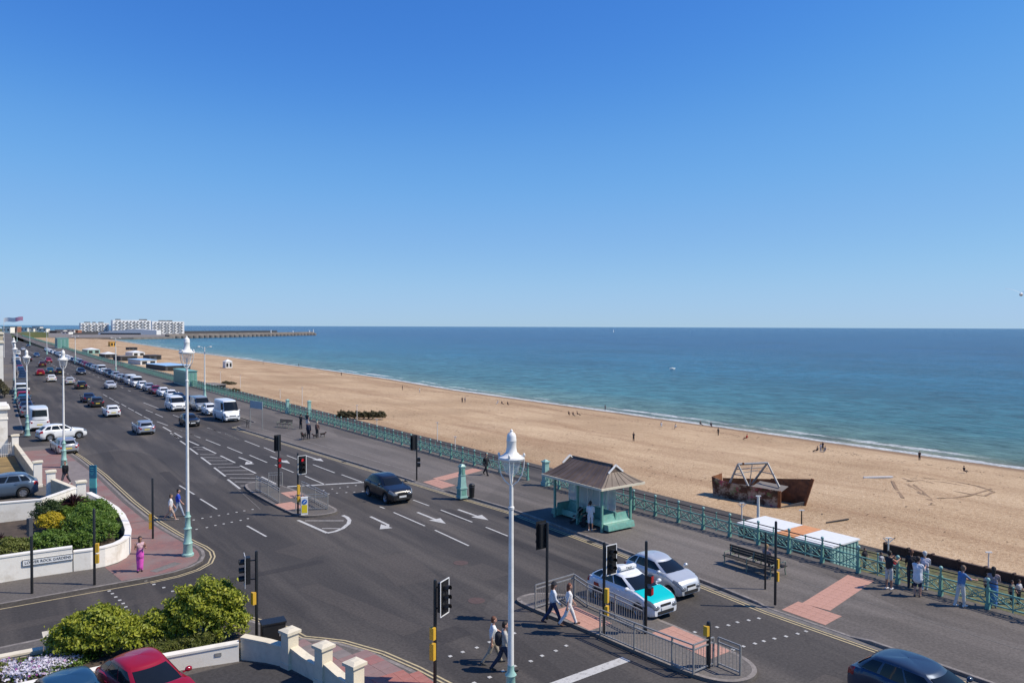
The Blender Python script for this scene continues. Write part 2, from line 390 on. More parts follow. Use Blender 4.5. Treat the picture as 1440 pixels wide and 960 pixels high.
# red block paving
MB().sheet([(5.55, 38.55), (6.7, 38.5), (7.7, 38.65), (8.5, 39.0), (9.1, 39.6), (9.45, 40.5), (9.55, 41.4), (9.5, 42.3), (9.25, 43.6), (8.85, 46.5), (8.5, 49.5), (7.1, 49.5), (7.1, 46.3), (6.85, 44.2), (6.45, 42.6), (5.8, 41.5), (5.2, 41.2)], .1295).build('block_paving', M['blocks'], pl)
MB().sheet([(7.1, 49.6), (8.45, 49.6), (8.1, 56), (7.8, 67.5), (7.2, 77), (6.6, 83.5), (3.6, 83.5), (3.9, 70), (4.6, 60), (6.3, 55.5)], .1295).build('block_paving', M['blocks'], pl)
MB().sheet([(6.0, 63.5), (7.5, 62), (7.75, 67.5), (7.3, 75), (6.4, 75), (6.1, 68)], .1325).build('worn_paving_patch', M['slab3'], pl)
# manhole covers and patches
for (px, py, w, h) in ((233, 797, 1.5, .5), (224, 772, .0, 0),):
    if w:
        q = P(px, py, .13); MB().box((q.x, q.y, .131), (w, h, .008), R(30)).build('inspection_cover', M['stone_gutter'], pl)
pave_sl = [MB().box((0, 0, 0), (.59, .59, .02)).mesh('paving_slab', M[k]) for k in ('slab1', 'slab1', 'slab2', 'slab3')]
slabs([(9.6, 27.2), (9.75, 27.4), (10.35, 26.85), (10.85, 26.25), (11.55, 24.6), (12.0, 22.85), (12.35, 20.8), (12.6, 17.5), (10.2, 17.5), (9.75, 23.5), (9.5, 25.0), (9.1, 26.2)], pn, lambda x, y: .126, step=.6, name='paving_slab', meshes=pave_sl, ang=R(8))
slabs([(10.7, 19.6), (12.5, 20.0), (12.15, 22.6), (11.0, 23.0)], pn, lambda x, y: .138, me=slab_me2)
# ---- markings: each a thin sheet on the road
def dash(a, b, w=.115, mat='white_line', name='lane_dash', z=.006):
    A, B_ = (P(*a), P(*b)) if len(a) == 2 and not isinstance(a, Vector) else (a, b)
    d = (B_ - A).to_2d().normalized(); nrm = Vector((-d.y, d.x)) * (w / 2)
    return MB().sheet([(A.x - nrm.x, A.y - nrm.y), (B_.x - nrm.x, B_.y - nrm.y), (B_.x + nrm.x, B_.y + nrm.y), (A.x + nrm.x, A.y + nrm.y)], z).build(name, M[mat], road)
def zz(ox, oy, k, L): return [((ox + a / k, oy + b / k), (ox + c / k, oy + d / k)) for a, b, c, d in L]
D7 = zz(480, 640, 6, [(440, 480, 705, 595), (790, 630, 1075, 762), (840, 460, 1105, 563), (1220, 605, 1405, 680), (605, 375, 740, 425), (325, 432, 365, 447)])
D5 = zz(240, 560, 4.5, [(5, 180, 70, 205), (105, 215, 185, 250), (235, 185, 315, 217), (345, 222, 432, 260), (222, 260, 315, 297), (468, 267, 562, 304), (358, 308, 453, 347), (590, 310, 660, 340), (498, 358, 610, 405), (735, 360, 800, 385), (660, 420, 778, 468), (900, 418, 1038, 470), (850, 490, 978, 545), (1082, 482, 1215, 530), (55, 550, 150, 607), (187, 635, 293, 700), (483, 805, 605, 873)])
D1 = zz(120, 500, 6, [(150, 325, 185, 345), (200, 352, 240, 375), (245, 380, 285, 400), (305, 408, 345, 430), (360, 440, 410, 465), (420, 472, 480, 505), (492, 512, 550, 540), (490, 395, 620, 445), (510, 457, 570, 480), (590, 490, 655, 518), (740, 500, 790, 517), (605, 555, 695, 588), (728, 600, 812, 632), (1030, 607, 1140, 648), (860, 648, 970, 692), (1180, 657, 1295, 707)])
for a, b in D7 + D5 + D1: dash(a, b)
HE = zz(240, 560, 4.5, [(120, 315, 172, 353), (193, 372, 255, 418), (275, 437, 347, 492), (362, 512, 440, 572), (0, 218, 45, 252), (60, 268, 103, 297), (203, 308, 287, 348), (315, 362, 408, 407), (440, 425, 538, 473), (575, 495, 665, 540), (105, 265, 178, 297)]) + zz(120, 500, 6, [(655, 600, 725, 640), (720, 655, 785, 697), (750, 650, 815, 688)])
for a, b in HE: dash(a, b, .16, name='hatch_edge')
HB = zz(240, 560, 4.5, [(140, 308, 215, 310), (165, 322, 235, 325), (185, 354, 282, 355), (208, 373, 326, 375), (235, 393, 360, 393), (262, 415, 396, 412), (298, 437, 438, 433), (322, 457, 485, 455), (348, 480, 528, 478), (374, 502, 560, 505), (404, 527, 585, 528), (442, 552, 600, 552)])
for a, b in HB: dash(a, b, .16, 'hatch_line', 'hatch_bar', .0045)
for y in np.arange(165, 420, 9): dash(Vector((18.3 + .012 * (y - 150), y, 0)), Vector((18.35 + .012 * (y - 150), y + 4, 0)))
for y in np.arange(150, 420, 9): dash(Vector((23.3 + .01 * (y - 150), y, 0)), Vector((23.3 + .01 * (y - 150), y + 3, 0)), .1)
dash((404, 684), (518, 677.5), .3, name='stop_line')
dash(Vector((13.3, 19.2, 0)), Vector((19.1, 19.25, 0)), .42, name='stop_line')
dash((419, 731), (460, 749), .2, name='hatch_edge', z=.0062)
U = [P(*p) for p in ((460, 749), (471, 747), (482, 742.5), (490, 736), (491.5, 731), (488, 727), (482, 724.3))]
MB().ribbon([(p.x, p.y) for p in U], .24, .0066).build('hatch_edge', M['white_line'], road)
for a, b in zz(240, 560, 4.5, [(850, 773, 1095, 773), (958, 822, 1070, 822)]): dash(a, b, .16, 'hatch_line', 'hatch_bar', .0045)
def arrow(tail, tip, bent=0):
    A, B_ = P(*tail), P(*tip); d = (B_ - A).to_2d(); Ln = d.length; d.normalize(); nrm = Vector((-d.y, d.x)); m = MB()
    def q(u, v): return (A.x + d.x * u + nrm.x * v, A.y + d.y * u + nrm.y * v)
    if not bent:
        m.sheet([q(0, -.09), q(Ln * .62, -.09), q(Ln * .62, .09), q(0, .09)], .006); m.sheet([q(Ln * .62, -.42), q(Ln, 0), q(Ln * .62, .42)], .006)
    else:
        b = bent; pts = [q(0, -.09), q(Ln * .72, -.09), q(Ln * .86, b * .25 - .02), q(Ln * .80, b * .32), q(Ln * .66, .09), q(0, .09)]
        m.sheet(pts if b > 0 else [q(0, -.09), q(Ln * .72, -.09), q(Ln * .84, -.3), q(Ln * .9, -.2), q(Ln * .74, .09), q(0, .09)], .006)
        m.sheet([q(Ln * .62, b * .28), q(Ln * .98, b * .1), q(Ln * .92, b * .85)], .0075)
    m.build('lane_arrow', M['white_line'], road)
arrow((521, 726), (555, 742), -1); arrow((587, 720), (627, 736)); arrow((644, 716), (687, 731)); arrow((336, 642.7), (360, 652), -1); arrow((380, 641.5), (408, 651.5)); arrow((429, 640), (455, 648.5))
# crossing studs
stud_me = MB().box((0, 0, .006), (.13, .13, .012)).mesh('crossing_stud', M['white_line'])
for a, b, k in (((632, 923), (724, 890), 6), ((667, 960), (797, 908), 8), ((962, 892), (1066, 869), 8), ((1014, 916), (1134, 887), 9), ((272, 731), (355, 716), 8), ((277, 744), (350, 729), 7), ((455, 689), (512, 681), 6), ((462, 694), (522, 690), 6), ((155, 830), (186, 862.5), 8), ((205, 816), (270, 842), 6)):
    A, B_ = P(*a), P(*b)
    for i in range(k):
        p = A.lerp(B_, i / (k - 1)); link('crossing_stud', stud_me, road, (p.x + random.uniform(-.05, .05), p.y + random.uniform(-.05, .05), .001))
# double yellow lines
def yel(pts, offs):
    for o in offs: MB().ribbon(inset(pts, o), .075, .0075).build('yellow_line', M['yellow_line'], road)
yel([(nk(y), y) for y in ys if -12 <= y <= 91.6], (.36, .56))
yel(KL[1:15], (-.28, -.46)); yel([(p[0], p[1]) for p in KL[:2]], (-.3,)); yel(KN[2:12], (.28, .46))
for pts in ([(16, 60), (15.6, 54), (15.2, 49)],):
    MB().ribbon(pts, .05, .0042).build('tar_seam', M['stone_gutter'], road)
for px, py in ((670, 844), (648, 791)):
    q = P(px, py); MB().lathe([(.38, 0), (.38, .005)], 16, (q.x, q.y, .002)).build('manhole_cover', plain('rusty_manhole', (.09, .055, .045), .8, var=.2, scale=6) if 'mh' not in M else M['mh'], road)
# patch repairs, trench scars and drain covers
pm = [asphalt('patch_light', (.062, .054, .048), (.084, .072, .063), (.10, .085, .073), True), asphalt('patch_dark', (.038, .034, .032), (.052, .046, .043), (.07, .06, .053), True)]
for i, (x, y, w, d, a, k) in enumerate(((13.2, 29.5, 1.1, 7.5, 12, 0), (17.2, 33.0, 2.2, 4.6, -8, 0), (15.0, 24.8, 1.4, 1.1, 5, 1), (24.4, 31.0, .7, 9.0, 1, 1), (20.2, 30.2, 1.6, 2.2, 4, 0), (11.6, 36.2, 5.5, .6, 3, 1), (5.0, 35.6, 9.0, .7, 2, 0), (12.4, 58, .8, 16, -2, 1), (11.2, 76, 1.8, 9, -3, 0), (22.8, 66, .7, 14, -4, 0), (18.0, 80, 1.4, 10, -2, 1), (25.0, 40.5, 1.0, 3.0, 2, 1), (14.2, 38.5, 1.8, 2.6, 20, 0), (22.4, 14.0, 3.0, .7, 2, 0))):
    pts = [(x + (u * w / 2) * math.cos(R(a)) - (v * d / 2) * math.sin(R(a)), y + (u * w / 2) * math.sin(R(a)) + (v * d / 2) * math.cos(R(a))) for u, v in ((-1, -1), (0, -1.02), (1, -.98), (1.05, 0), (.97, 1), (0, 1.03), (-1, .99), (-.96, .1))]
    MB().sheet(pts, .0022 + .0002 * (i % 3)).build('road_patch', pm[k], road)
for y in (14, 31, 44, 62, 80): MB().box((nk(y) - .3, y, .009), (.4, .45, .006)).build('drain_cover', M['black_soft'], road)
# ---- islands
def island(name, poly, label):
    o = struct(MB().prism(poly, -.05, .12).build(name, M['pave'])); o['label'] = label
    kp = poly + [poly[0]]
    area = sum(a[0] * b[1] - b[0] * a[1] for a, b in zip(kp, kp[1:]))
    MB().ribbon(inset(kp, .09 if area > 0 else -.09), .17, .1235).build('kerb', M['kerb'], o); return o
I1 = [(16.05, 56.5), (16.15, 49.6), (16.35, 46.6), (16.5, 45.6), (17.0, 45.0), (18.2, 44.8), (19.1, 45.2), (19.2, 47), (18.85, 55), (17.4, 57.6)]
I2 = [(18.95, 25.7), (19.3, 26.3), (20.4, 26.3), (21.4, 25.2), (22.1, 24.1), (22.5, 22), (22.65, 20.4), (22.6, 17.3), (22.4, 16.2), (21.8, 15.6), (21.0, 15.5), (20.3, 15.9), (19.9, 16.8), (19.65, 19.2), (19.45, 22)]
def round_off(p, it=2):
    for _ in range(it): p = [q for a, b in zip(p, p[1:] + p[:1]) for q in ((lerp(a[0], b[0], .25), lerp(a[1], b[1], .25)), (lerp(a[0], b[0], .75), lerp(a[1], b[1], .75)))]
    return p
I1, I2 = round_off(I1), round_off(I2)
isl1 = island('traffic_island', I1, 'traffic island with steel guard rails in the middle of the road')
isl2 = island('traffic_island', I2, 'long traffic island with steel guard rails beside the taxi')
f12 = lambda x, y: .122
slab_rows((16.3, 48.3), (17.5, 48.4), 2.0, isl1, f12); slab_rows((17.7, 51.5), (18.9, 51.5), 2.0, isl1, f12)
slab_rows((19.5, 22.9), (20.7, 22.9), 2.4, isl2, f12); slab_rows((21.3, 18.7), (22.5, 18.7), 2.8, isl2, f12)
# ---- cliff wall, lower drive, beach, sea
struct(MB().grid([[(nr(y) + .36, y, .124), (nr(y) + .38, y, -.3), (nr(y) + 1.6, y, -8.4)] for y in ys]).build('sea_wall', M['stone_wall']))['label'] = 'retaining wall below the promenade railing'
struct(MB().grid([[(nr(y) + 1.4, y, -8.05), (66.6, y, -8.05)] for y in range(-60, 1400, 60)]).build('lower_drive', M['road']))['label'] = 'lower seafront drive below the railing'
gr = MB().grid([[(59.2, y, -8.03), (65.2, y, -8.03)] for y in range(-60, 41, 20)]).build('verge', plain('dry_grass_verge', (.10, .10, .035), .95, var=.5, scale=1.5, dirt=(.20, .13, .07))); struct(gr)
def beach_mat():
    m, t, b = nodes('shingle_beach'); v = coords(t)
    o = ramp(t, noise(t, v, .035, 5, .6), [(.32, (.37, .25, .145)), (.5, (.46, .318, .19)), (.68, (.55, .395, .245))])
    vs = coords(t, (.09, .012, 1)); o = mix(t, ramp(t, noise(t, vs, 1, 5, .65), [(.46, (0, 0, 0)), (.68, (.8, .8, .8))]), o, (.33, .205, .115))
    peb = noise(t, v, 2.6, 4, .8); o = mix(t, .8, o, ramp(t, peb, [(.28, (.12, .12, .12)), (.72, (.85, .85, .85))]), 'SOFT_LIGHT')
    peb2 = noise(t, v, 11, 2, .7); o = mix(t, .6, o, ramp(t, peb2, [(.3, (.15, .15, .15)), (.7, (.82, .82, .82))]), 'SOFT_LIGHT')
    at = t.nodes.new('ShaderNodeAttribute'); at.attribute_name = 'wet'
    mm = N(t, 'ShaderNodeMath', operation='ADD'); sc = N(t, 'ShaderNodeMath', operation='MULTIPLY'); sc.inputs[1].default_value = .5
    t.links.new(noise(t, coords(t, (.2, .06, 1)), 1, 4), sc.inputs[0]); t.links.new(at.outputs['Fac'], mm.inputs[0]); t.links.new(sc.outputs[0], mm.inputs[1])
    o = mix(t, ramp(t, mm.outputs[0], [(.55, (0, 0, 0)), (1.1 if False else 1.0, (1, 1, 1))]), o, (.25, .16, .095))
    t.links.new(o, b.inputs['Base Color']); b.inputs['Roughness'].default_value = .9; b.inputs['Specular IOR Level'].default_value = .2
    bump(t, b, peb, .7, .25); return m
mb = MB(); by = list(np.arange(-60, 260, 4)) + list(np.arange(260, 700, 12)) + list(np.arange(700, 2700, 60)); rows = []; wet = []
for y in by:
    ns = nshore(y); xs = [66 if y < 43 else 54.5] + list(np.linspace(68, ns - 6, 34)) + [ns - 3, ns, ns + 6, ns + 40]
    rows.append([(x, y, beach_z(x, y)) for x in xs]); wet += [max(0, min(1, 1 - (ns + 1.5 - x) / 7)) for x in xs]
mb.grid(rows); bme = mb.mesh('beach', beach_mat(), 60)
a = bme.attributes.new('wet', 'FLOAT', 'POINT'); a.data.foreach_set('value', wet)
beach = struct(link('beach', bme)); beach['label'] = 'wide orange shingle beach'
def sea_mat():
    m, t, b = nodes('sea_water'); v = coords(t)
    at = t.nodes.new('ShaderNodeAttribute'); at.attribute_name = 'shore'
    dm = N(t, 'ShaderNodeMath', operation='DIVIDE'); dm.inputs[1].default_value = 700.0; t.links.new(at.outputs['Fac'], dm.inputs[0])
    nz = N(t, 'ShaderNodeMath', operation='MULTIPLY_ADD'); nz.inputs[1].default_value = .06; t.links.new(noise(t, coords(t, (.012, .004, 1)), 1, 5, .6), nz.inputs[0]); t.links.new(dm.outputs[0], nz.inputs[2])
    o = ramp(t, nz.outputs[0], [(.030, (.19, .175, .10)), (.045, (.10, .17, .135)), (.10, (.036, .13, .145)), (.28, (.009, .090, .145)), (.6, (.003, .064, .128)), (1, (.001, .046, .115))])
    chop_shading = noise(t, coords(t, (.13, .10, 1)), 1, 9, .74)
    o = mix(t, .85, o, ramp(t, chop_shading, [(.32, (.08, .08, .08)), (.68, (.92, .92, .92))]), 'SOFT_LIGHT')  # light and dark of the wave facets painted into the water colour
    o = mix(t, .5, o, ramp(t, noise(t, coords(t, (.012, .006, 1)), 1, 5, .6), [(.35, (.25, .25, .25)), (.65, (.75, .75, .75))]), 'SOFT_LIGHT')
    # foam: swash edge and a broken second line
    fn = noise(t, coords(t, (.35, .10, 1)), 1, 6, .7)
    def band(c, w, amp, cut):
        s1 = N(t, 'ShaderNodeMath', operation='MULTIPLY_ADD'); s1.inputs[1].default_value = amp; t.links.new(fn, s1.inputs[0]); t.links.new(at.outputs['Fac'], s1.inputs[2])
        s2 = N(t, 'ShaderNodeMath', operation='SUBTRACT'); s2.inputs[1].default_value = c + amp * .5; t.links.new(s1.outputs[0], s2.inputs[0])
        s3 = N(t, 'ShaderNodeMath', operation='ABSOLUTE'); t.links.new(s2.outputs[0], s3.inputs[0])
        s4 = N(t, 'ShaderNodeMath', operation='DIVIDE'); s4.inputs[1].default_value = w; t.links.new(s3.outputs[0], s4.inputs[0])
        edge = ramp(t, s4.outputs[0], [(.35, (1, 1, 1)), (1, (0, 0, 0))])
        brk = ramp(t, noise(t, coords(t, (.12, .03, 1)), 1, 5, .7), [(cut, (0, 0, 0)), (cut + .1, (1, 1, 1))])
        return mix(t, 1.0, edge, brk, 'MULTIPLY')
    f = mix(t, 1.0, band(3.0, 2.0, 6, .30), band(9.5, 1.6, 9, .44), 'ADD')
    cells = ramp(t, noise(t, v, 1.3, 4, .7), [(.35, (.35, .35, .35)), (.6, (1, 1, 1))]); f = mix(t, 1.0, f, cells, 'MULTIPLY')
    o = mix(t, f, o, (.72, .70, .66))
    t.links.new(o, b.inputs['Base Color']); b.inputs['Roughness'].default_value = .18; b.inputs['Specular IOR Level'].default_value = .07; b.inputs['IOR'].default_value = 1.33
    h = mix(t, .45, noise(t, coords(t, (.30, .16, 1)), 1, 6, .65), noise(t, coords(t, (.07, .03, 1)), 1, 4, .6))
    bump(t, b, h, 1.0, 3.0); return m
mb = MB(); rows = []; sh = []
DS = [-8, -2, 0, 1, 2, 4, 6, 9, 14, 22, 35, 60, 110, 220, 450, 800]
sy = [-30000, -6000, -1500, -400] + list(np.arange(-100, 700, 10)) + list(np.arange(700, 2600, 60)) + [3500, 6000, 15000, 60000]
for y in sy:
    rows.append([(nshore(y) + d, y, SEA_Z) for d in DS] + [(nshore(y) + d, y, SEA_Z) for d in (2500, 9000, 60000)]); sh += DS + [2500, 9000, 60000]
mb.grid(rows); sme = mb.mesh('sea', sea_mat()); a = sme.attributes.new('shore', 'FLOAT', 'POINT'); a.data.foreach_set('value', [float(x) for x in sh])
sea = struct(link('sea', sme)); sea['label'] = 'calm blue-green sea'
# strand line and scattered flecks on the shingle
g = np.random.default_rng(3); mb = MB()
for k in range(1900):
    if k < 900: y = g.uniform(30, 420) ** 1.0; x = nshore(y) - 11 + g.normal() * 1.3 + 1.5 * math.sin(y * .07)
    else: y = g.uniform(20, 260); x = g.uniform(68, 140)
    w, a, z = g.uniform(.08, .38), g.uniform(0, 6.28), beach_z(x, y) + .03; c, s_ = math.cos(a) * w, math.sin(a) * w * .5
    mb.add([(x - c, y - s_, z), (x + s_, y - c * .4, z + .04), (x + c, y + s_, z), (x - s_, y + c * .4, z + .05)], [(0, 1, 2, 3)])
stuff(mb.build('strand_line', plain('dry_weed', (.13, .085, .05), .95, var=.5, scale=.2), beach))
# tyre tracks and drag marks in the shingle
trk = plain('disturbed_shingle', (.25, .16, .09), .95, var=.3, scale=3)
for pts in ([(1270, 672), (1284, 681), (1297, 691), (1307, 700), (1313, 710)], [(1280, 673), (1300, 672), (1325, 674), (1350, 678), (1375, 683), (1395, 690)], [(1276, 676), (1300, 675), (1330, 678), (1360, 684), (1384, 692)], [(1262, 672), (1275, 680), (1290, 690), (1302, 700), (1308, 710)], [(1268, 672), (1282, 676), (1300, 676), (1312, 679)], [(1318, 700), (1340, 700), (1365, 696), (1385, 690), (1396, 686)], [(1340, 690), (1362, 694), (1385, 697), (1398, 691)], [(1255, 676), (1262, 690), (1270, 700)]):
    MB().ribbon([PB(*p)[:] for p in pts], .42, lambda p: p[2] + .02).build('tyre_track', trk, beach)
# ------------------------------------------------------------------ promenade railing
BAY = 1.9
def bay_mesh():
    m = MB(); h = BAY
    m.cur = 0
    m.box((0, h / 2, .80), (.06, h - .1, .055)); m.box((0, h / 2, .24), (.05, h - .1, .05))
    m.box((0, h / 2, .62), (.04, .05, 1.0))
    for c0 in (.06, h / 2 + .03):
        c1 = c0 + h / 2 - .09
        m.bar((0, c0, .78), (0, c1, .26), .035, .045); m.bar((0, c0, .26), (0, c1, .78), .035, .045)
        cy, cz = (c0 + c1) / 2, .52
        for r in (.15,):
            ring = [(0, cy + r * math.cos(t), cz + r * math.sin(t)) for t in np.linspace(0, 2 * math.pi, 11)]; m.path(ring, .018, 4)
        for sy, sz in ((-1, 0), (1, 0)):
            arc = [(0, cy + sy * .30 + .10 * math.cos(t), cz + .10 * math.sin(t)) for t in np.linspace(0, 2 * math.pi, 8)]; m.path(arc, .014, 4)
    m.ball((0, h / 2, 1.16), .045, 5)
    return m.mesh('panel', M['teal'], 50)
def post_mesh():
    m = MB(); m.box((0, 0, .10), (.17, .17, .20)); m.box((0, 0, .52), (.11, .11, .66)); m.box((0, 0, .86), (.15, .15, .06)); m.lathe([(.05, .88), (.06, .95), (.04, 1.05), (.055, 1.12), (.045, 1.18)], 8)
    return m.mesh('post', M['teal'], 45)
def finial_mesh():
    m = MB(); m.ball((0, 0, 1.245), .085, 7); return m.mesh('finial', M['teal_light'], 60)
bayM, postM, finM = bay_mesh(), post_mesh(), finial_mesh()
rail = empty('promenade_railing', (34.75, 0, .125)); tag(rail, 'ornate turquoise iron railing with ball-topped posts along the promenade edge', 'railing')
y0 = 13.6 - 8 * BAY; NB = 125; gaps = []
for i in range(NB):
    y = y0 + i * BAY
    if 43.0 < y < 44.6: continue
    x = nr(y) - 34.75
    link('panel', bayM, rail, (x, y, 0)); q = link('post', postM, rail, (x, y, 0)); link('finial', finM, q)
yend = y0 + NB * BAY
tr = MB(); pts = [(nr(y) - 34.75, y, 1.13) for y in np.arange(y0, yend + 1, 12)]; tr.path(pts, .03, 6); tr.path([(p[0], p[1], .99) for p in pts], .012, 4); tr.build('top_rail', M['dark_rail'], rail, 60)
far = MB(); y = yend
while y < 960:
    x = nr(y) - 34.75; far.box((x, y, .62), (.13, .13, 1.25)); far.ball((x, y, 1.26), .09, 4); x2 = nr(y + 3.8) - 34.75
    far.bar((x, y, 1.1), (x2, y + 3.8, 1.1), .06, .06); far.bar((x, y, .8), (x2, y + 3.8, .8), .06, .06); far.bar((x, y, .24), (x2, y + 3.8, .24), .06, .06)
    for k in range(4):
        a, b = y + k * .95, y + (k + 1) * .95; far.bar((x, a, .78), (x, b, .26), .04, .06); far.bar((x, a, .26), (x, b, .78), .04, .06)
    y += 3.8
stuff(far.build('far_panels', M['teal'], rail))
# gate pillars at the stair heads
def gate_pillar(x, y, z, label, h=1.75):
    t = empty('railing_pillar', (x, y, z)); tag(t, label, 'pillar')
    m = MB(); m.box((0, 0, .15), (.5, .5, .3)); m.box((0, 0, h / 2), (.38, .38, h)); m.build('shaft', M['teal_light'], t)
    m = MB(); m.box((0, 0, h + .04), (.5, .5, .09)); m.box((0, 0, h + .14), (.4, .4, .12), 0, .3); m.build('cap', M['teal_light'], t)
gate_pillar(34.7, 43.6, .125, 'pale turquoise square pillar in the railing behind the bus shelter')
gate_pillar(37.2, 43.3, -.6, 'square turquoise pillar on the steps outside the railing by the shelter', 2.2)
gate_pillar(34.6, 99.6, .125, 'pale turquoise square pillar in the railing near the two benches')
gate_pillar(37.4, 99.0, -.4, 'square turquoise pillar outside the railing near the two benches', 2.0)
# ------------------------------------------------------------------ lamps
def lamp(pos, h, label, base=True, w=.78, group=None):
    t = empty('street_lamp', pos); tag(t, label, 'street lamp', group); k = w / .78
    if base:
        MB().lathe([(.30, 0), (.30, .10), (.24, .16), (.22, .6), (.25, .66), (.19, .74), (.17, 1.35), (.21, 1.42), (.14, 1.5), (.13, 1.95), (.17, 2.02), (.10, 2.12), (.095, 2.3)], 12).build('base', M['teal_light'], t, 40)
    zb = 2.25 if base else 0
    hb = h - 1.62 * k
    c = MB().lathe(([(.09, zb)] if base else [(.16, 0), (.15, .8), (.10, .9)]) + [(.075, lerp(zb, hb, .5)), (.065, hb - .7), (.085, hb - .68), (.085, hb - .62), (.06, hb - .6), (.055, hb)], 10); c.build('column', M['white_iron'], t, 40)
    L = empty('lantern', (0, 0, hb)); L.parent = t
    L = t
    m = MB()
    for q in range(4):
        a = math.pi / 4 + q * math.pi / 2; pts = []
        for f, r in ((0, .06), (.12, .2), (.3, .31), (.55, .37), (.78, .385)):
            pts.append((r * k * math.cos(a), r * k * math.sin(a), hb + f * k))
        m.path(pts, .017 * k, 5)
    m.tube((0, 0, hb), (0, 0, hb + .5 * k), .03 * k); fr = m.build('lantern_frame', M['white_iron'], t, 50)
    MB().lathe([(.10 * k, .28 * k), (.22 * k, .42 * k), (.30 * k, .78 * k)], 14, (0, 0, hb), cap=False).build('lantern_glass', M['lamp_glass'], fr, 60)
    cp = MB().lathe([(.37 * k, .74 * k), (.40 * k, .80 * k), (.385 * k, .84 * k), (.26 * k, .89 * k), (.17 * k, .98 * k), (.145 * k, 1.12 * k), (.145 * k, 1.30 * k), (.155 * k, 1.32 * k), (.145 * k, 1.35 * k), (.14 * k, 1.45 * k), (.11 * k, 1.53 * k), (.05 * k, 1.57 * k), (.04 * k, 1.59 * k), (.045 * k, 1.62 * k), (.01 * k, 1.66 * k)], 16, (0, 0, hb)).build('lantern_cap', M['white_iron'], t, 40)
    sp = MB()
    for q in range(4):
        a = math.pi / 4 + q * math.pi / 2; sp.ball((.38 * k * math.cos(a), .38 * k * math.sin(a), hb + .9 * k), .04 * k, 5, (1, 1, 1.6))
    sp.build('spike', M['white_iron'], cp, 50)
    bpy.data.objects.remove(bpy.data.objects[[o.name for o in COL.objects if o.name.startswith('lantern') and o.type == 'EMPTY'][0]])
    return t
lamp((12.3, 17.0, .125), 8.95, 'tall white street lamp with bell-shaped lantern on the near corner', base=True, w=.74)
lamp((8.95, 40.85, .125), 11.3, 'tall white lamp with turquoise base on the red paved corner')
lamp((6.15, 72.2, .125), 9.8, 'white lamp with turquoise base behind the walking man in black')
lamp((4.75, 95.2, .125), 9.2, 'white lamp with turquoise base beside the white camper van')
lamp((5.3, 136, .125), 9.0, 'white lamp with turquoise base beyond the camper van', group=None)
lamp((6.1, 160.5, .125), 9.6, 'white lamp on the left pavement beside the flatbed lorry')
def twin_lamp(pos, h, label, group):
    t = empty('street_lamp', pos); tag(t, label, 'street lamp', group)
    MB().lathe([(.28, 0), (.26, .7), (.2, .8), (.18, 1.7), (.22, 1.8), (.14, 1.95), (.13, 2.5)], 10).build('base', M['teal_light'], t, 40)
    MB().lathe([(.12, 2.4), (.10, h * .6), (.075, h)], 8).build('column', M['cream_iron'], t, 40)
    for s in (-1, 1):
        m = MB(); m.path([(0, 0, h - .35), (s * .45 * .8, -s * .45 * .58, h - .02), (s * .75 * .8, -s * .75 * .58, h + .06)], .035, 6); a = m.build('arm', M['cream_iron'], t, 50)
        MB().ball((s * .95 * .8, -s * .95 * .58, h + .05), .17, 6, (1.5, 1.0, .5)).build('lamp_head', M['white_iron'], a, 60)
for px, py, h, lb in ((288, 562, 8.5, 'twin-armed cream lamp beside the silver people carrier'), (163, 530, 9.0, 'twin-armed cream lamp beyond the row of white vans'), (106, 511, 8.5, 'twin-armed cream lamp far along the parked cars'), (66, 498, 9, 'twin-armed cream lamp on the promenade near the far turquoise hut'), (42, 485, 9, 'twin-armed cream lamp where the road fades out'), (24, 480, 9.5, 'farthest twin-armed cream lamp')):
    q = P(px, py, .1); twin_lamp((q.x, q.y, .05), h, lb, None)
for px, py, lb in ((615, 620, 'thin pale pole on the beach walk behind the railing, opposite the promenade signal'), (640, 632, 'short pale pole behind the railing, one of a pair'), (502, 590, 'pale pole in front of the beach shrubs'), (530, 600, 'short pale pole behind the railing just past the beach shrubs'), (1066, 742, 'thick pale pole beside the container kiosk'), (1127, 748, 'dark thin pole on the beach beyond the kiosk'), (1390, 800, 'pale pole by the brown wall behind the two leaning people'), (425, 570, 'pale pole behind the railing near the benches'), (394, 560, 'pale pole behind the white notice board'), (338, 545, 'pale pole near the low beach cabin'), (310, 540, 'pale pole near the turquoise booth'), (1249, 790, 'pale pole with a forked top by the brown wall'), (1043, 738, 'low white sign on a post beside the kiosk')):
    q = P(px, py, -8.0); t = empty('lower_lamp_column', (q.x, q.y, -8.03)); tag(t, lb, 'pole')
    topy = {615: 594, 640: 614, 502: 570, 530: 590, 1066: 697, 1127: 717, 1390: 776, 425: 545, 394: 548, 338: 528, 310: 523, 1249: 756, 1043: 707}[px]
    h = (py - topy) / (py - 460) * 20
    r = .16 if px == 1066 else .07
    MB().lathe([(r, 0), (r * .8, h)], 8).build('column', M['black' if px == 1127 else 'cream_iron'], t, 50)
    m = MB(); m.box((0, 0, h + .04), (.5, .16, .08), -.6)
    if px in (1249, 1043): m.bar((0, 0, h - .4), (.35, -.25, h), .06, .06); m.bar((0, 0, h - .4), (-.35, .25, h), .06, .06)
    m.build('top_fitting', M['white_iron'], t)
